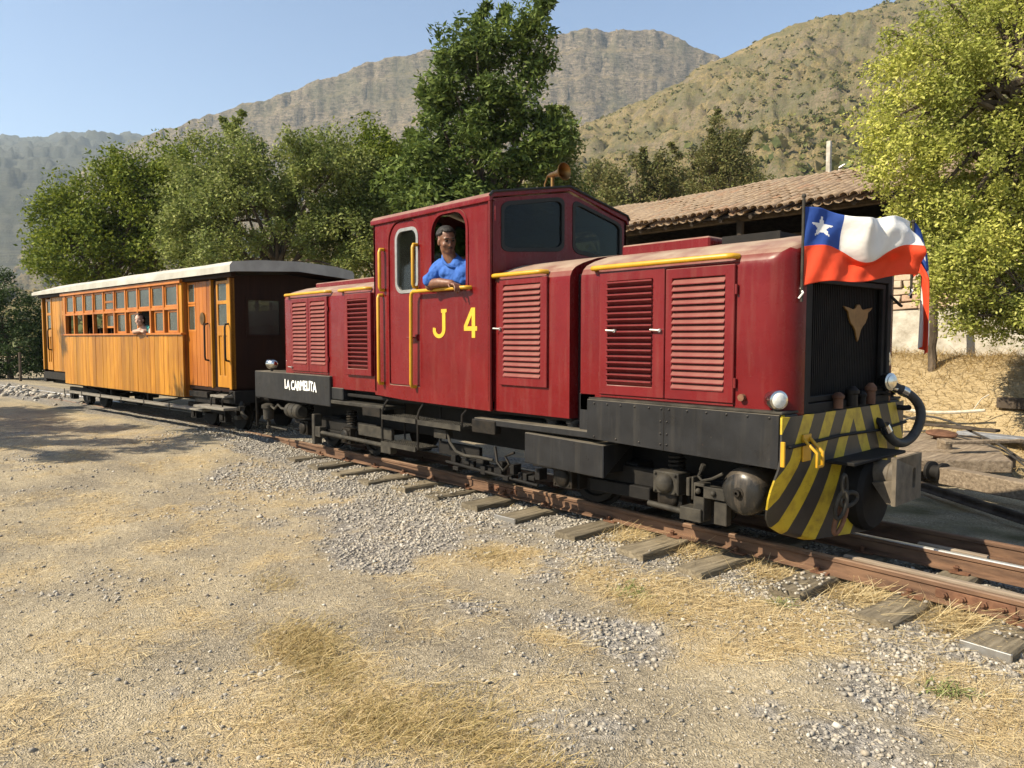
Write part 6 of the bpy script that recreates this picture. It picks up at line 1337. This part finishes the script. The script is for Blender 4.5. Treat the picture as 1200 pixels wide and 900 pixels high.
P = np.stack([x, y, ground_z(x, y) + rad * .2], 1)
big = rad > .0098; V, F = stones(P[big], rad[big], 82); Vs, Fs = stones(P[~big], rad[~big] * 1.1, 86, True); F = np.concatenate([F, Fs + len(V)]); V = np.concatenate([V, Vs]); tag(np_mesh('ballast_gravel', V, F, M['stone']), 'grey crushed stone gravel spread along the near side of the track', 'gravel', kind='stuff')
n = 56000; x = -0.3 - r.uniform(0, 1, n) ** 1.5 * 13; y = r.uniform(0.2, 4.4, n); d = np.hypot(x, y); k = r.uniform(size=n) < np.clip(3.2 / d, .1, .8); x, y = x[k], y[k]
rad = r.uniform(.0025, .0068, len(x)) * np.where(r.uniform(size=len(x)) < .025, 2.4, 1); P = np.stack([x, y, ground_z(x, y) + rad * .25], 1)
V, F = stones(P, rad, 83, True); tag(np_mesh('scattered_pebbles', V, F, M['stone']), 'small pebbles scattered over the bare dirt yard', 'pebbles', kind='stuff')
n = 900; x = r.uniform(-7, -1.0, n); k = r.integers(0, len(sleeper_x), n); x = np.array(sleeper_x)[k] + r.uniform(-.1, .1, n); y = track_y(x) - r.uniform(.35, .86, n); kk = fbm(x * 4, y * 4, 5) > .56; x, y = x[kk], y[kk]; rad = r.uniform(.008, .016, len(x))
V, F = stones(np.stack([x, y, np.full_like(x, -.108) + rad * .3], 1), rad, 84); tag(np_mesh('stones_on_sleepers', V, F, M['stone']), 'loose stones lying on the ends of the sleepers', 'gravel', kind='stuff')
def straw_mat(name, cols):
    t = NT(name); c = t.ramp(t.island(), [(i / (len(cols) - 1), k) for i, k in enumerate(cols)]); t.set(Base_Color=c, Roughness=0.7)
    tl = t.node('BsdfTranslucent'); t.l.new(c, tl.inputs[0]); mx = t.node('MixShader'); mx.inputs[0].default_value = .25; t.l.new(t.p.outputs[0], mx.inputs[1]); t.l.new(tl.outputs[0], mx.inputs[2]); t.l.new(mx.outputs[0], t.n['Material Output'].inputs[0]); return t.m
M['straw'] = straw_mat('dry_straw', [(0.27, 0.19, 0.08), (0.47, 0.35, 0.165), (0.60, 0.47, 0.245), (0.70, 0.60, 0.37), (0.36, 0.24, 0.10)])
M['dry_grass'] = straw_mat('olive_dry_grass', [(0.23, 0.165, 0.065), (0.36, 0.26, 0.10), (0.30, 0.245, 0.09), (0.52, 0.39, 0.18), (0.6, 0.48, 0.26)])
M['weed'] = straw_mat('green_weed', [(0.14, 0.17, 0.05), (0.22, 0.25, 0.08)])
def blades(x, y, L, lift, wid, seed, z=None, main=None):
    r = np.random.default_rng(seed); n = len(x); z = ground_z(x, y) if z is None else z; a = r.uniform(0, 6.28, n) if main is None else main + r.normal(0, .5, n)
    dx, dy = np.cos(a), np.sin(a); el = np.abs(r.normal(0, 1, n)) * lift; px_, py_ = -dy * wid, dx * wid; bend = r.normal(0, .25, n); P = []
    for i, f in enumerate((0, .5, 1.0)):
        cx = x + dx * L * f * np.cos(el) + px_ / wid * bend * L * f * f * .5; cy = y + dy * L * f * np.cos(el) + py_ / wid * bend * L * f * f * .5; cz = z + .004 + L * f * np.sin(el) * (1 - .35 * f * np.clip(el, 0, 1)); w = (1, .8, .25)[i]
        P += [np.stack([cx - px_ * w, cy - py_ * w, cz], 1), np.stack([cx + px_ * w, cy + py_ * w, cz + wid * .4], 1)]
    V = np.stack(P, 1).reshape(-1, 3); b_ = (np.arange(n) * 6)[:, None]; F = np.concatenate([b_ + np.array([0, 1, 3, 2]), b_ + np.array([2, 3, 5, 4])], 1).reshape(-1, 4); return V, F
n = 330000; x = -0.2 - r.uniform(0, 1, n) ** 1.25 * 12; y = r.uniform(.3, 4.75, n); st, gr = masks(x, y); d = np.hypot(x, y)
k = r.uniform(size=n) < np.clip((st - .04) * 1.15, 0.015, 1) * np.clip(4.0 / d, .12, 1) * .5; x, y, d = x[k], y[k], d[k]
V, F = blades(x, y, r.uniform(.03, .15, len(x)) * (1 - .55 * sstep(-3.4, -4.4, x)), .20, .00085 * np.clip(d / 2.4, 1, 3.5), 91); tag(np_mesh('straw', V, F, M['straw']), 'pale dry straw lying in patches over the yard', 'straw', kind='stuff')
# upright tufts and stalks
cx = []; cy = []
for (bx, by, s_, cnt_) in ((-3.35, 1.66, .14, 1500), (-3.2, 1.62, .10, 800), (-2.95, 1.60, .12, 900), (-2.42, 1.52, .13, 1400), (-2.15, 1.70, .14, 1200), (-2.6, 1.35, .2, 700), (-1.8, 1.75, .12, 600), (-2.3, 1.85, .18, 600), (-4.3, 1.95, .12, 300), (-3.9, 3.3, .12, 300), (-2.5, 3.3, .12, 300)):
    cx.append(r.normal(bx, s_, cnt_)); cy.append(r.normal(by, s_ * .7, cnt_))
x = np.concatenate(cx); y = np.concatenate(cy); V, F = blades(x, y, r.uniform(.03, .10, len(x)), .45, .0013, 92); tag(np_mesh('dry_grass_tufts', V, F, M['dry_grass']), 'olive and brown dry grass tufts in the foreground dirt', 'dry grass', kind='stuff')
x = []; y = []
for sx0 in (-1.75, -1.2, -2.32, -2.85, -3.4, -0.75, -1.25, -1.75): x.append(r.normal(sx0, .10, 420)); y.append(track_y(sx0) - .33 - np.abs(r.normal(.12, .14, 420)))
x = np.concatenate(x); y = np.concatenate(y); V, F = blades(x, y, r.uniform(.08, .26, len(x)), .35, .0017, 93); tag(np_mesh('straw_by_rail', V, F, M['straw']), 'longer straw stalks heaped beside the near rail between sleepers', 'straw', kind='stuff')
n = 42000; x = r.uniform(-8.5, 0, n); y = 8.2 + r.uniform(0, 1, n) ** .8 * 5.0; st, gr = masks(x, y); k = r.uniform(size=n) < np.clip(st + .1 + .4 * sstep(11.2, 12.2, y), 0, 1) * np.clip((y - 7.8) / 2, 0, 1) * .8; x, y = x[k], y[k]
V, F = blades(x, y, r.uniform(.06, .30, len(x)) * (.7 + .5 * sstep(11.5, 13, y)), .5, .0035, 94); M['bank_grass'] = straw_mat('tan_bank_grass', [(0.20, 0.135, 0.05), (0.37, 0.26, 0.105), (0.48, 0.36, 0.16), (0.27, 0.175, 0.065), (0.56, 0.45, 0.24)])
tag(np_mesh('bank_grass', V, F, M['bank_grass']), 'dry yellow grass covering the bank before the wall', 'dry grass', kind='stuff')
x = np.concatenate([r.normal(-1.02, .05, 120), r.normal(-2.72, .06, 90), r.normal(-2.0, .04, 60)]); y = np.concatenate([r.normal(3.42, .04, 120), r.normal(3.42, .05, 90), r.normal(3.85, .03, 60)]); V, F = blades(x, y, r.uniform(.02, .07, len(x)), .8, .003, 95); tag(np_mesh('weeds', V, F, M['weed']), 'small green weeds among the straw beside the sleepers', 'weeds', kind='stuff')
# rubble heap by the track beyond the coach
n = 260; x = r.normal(-22.5, 1.8, n); y = 3.1 + (x + 22.5) * .1 + r.normal(0, .3, n); rad = r.uniform(.025, .085, n); V, F = stones(np.stack([x, y, ground_z(x, y) + rad * .3], 1), rad, 85)
tag(np_mesh('rubble', V, F, M['stone']), 'pale rubble and broken stone beside the track behind the coach', 'rubble', kind='stuff')

# ---------------------------------------------------------------- air
hz = MB(); hz.box(-4600, 4600, -4600, 4600, -12, 560); hz = hz.build('haze', [], None, smooth=0)
hm = bpy.data.materials.new('haze'); hm.use_nodes = True; hm.node_tree.nodes.remove(hm.node_tree.nodes['Principled BSDF'])
pv = hm.node_tree.nodes.new('ShaderNodeVolumePrincipled'); pv.inputs['Density'].default_value = 0.00021; pv.inputs['Color'].default_value = (0.74, 0.88, 1.0, 1); pv.inputs['Anisotropy'].default_value = 0.2
hm.node_tree.links.new(pv.outputs[0], hm.node_tree.nodes['Material Output'].inputs['Volume']); hz.data.materials.append(hm); hz['kind'] = 'stuff'
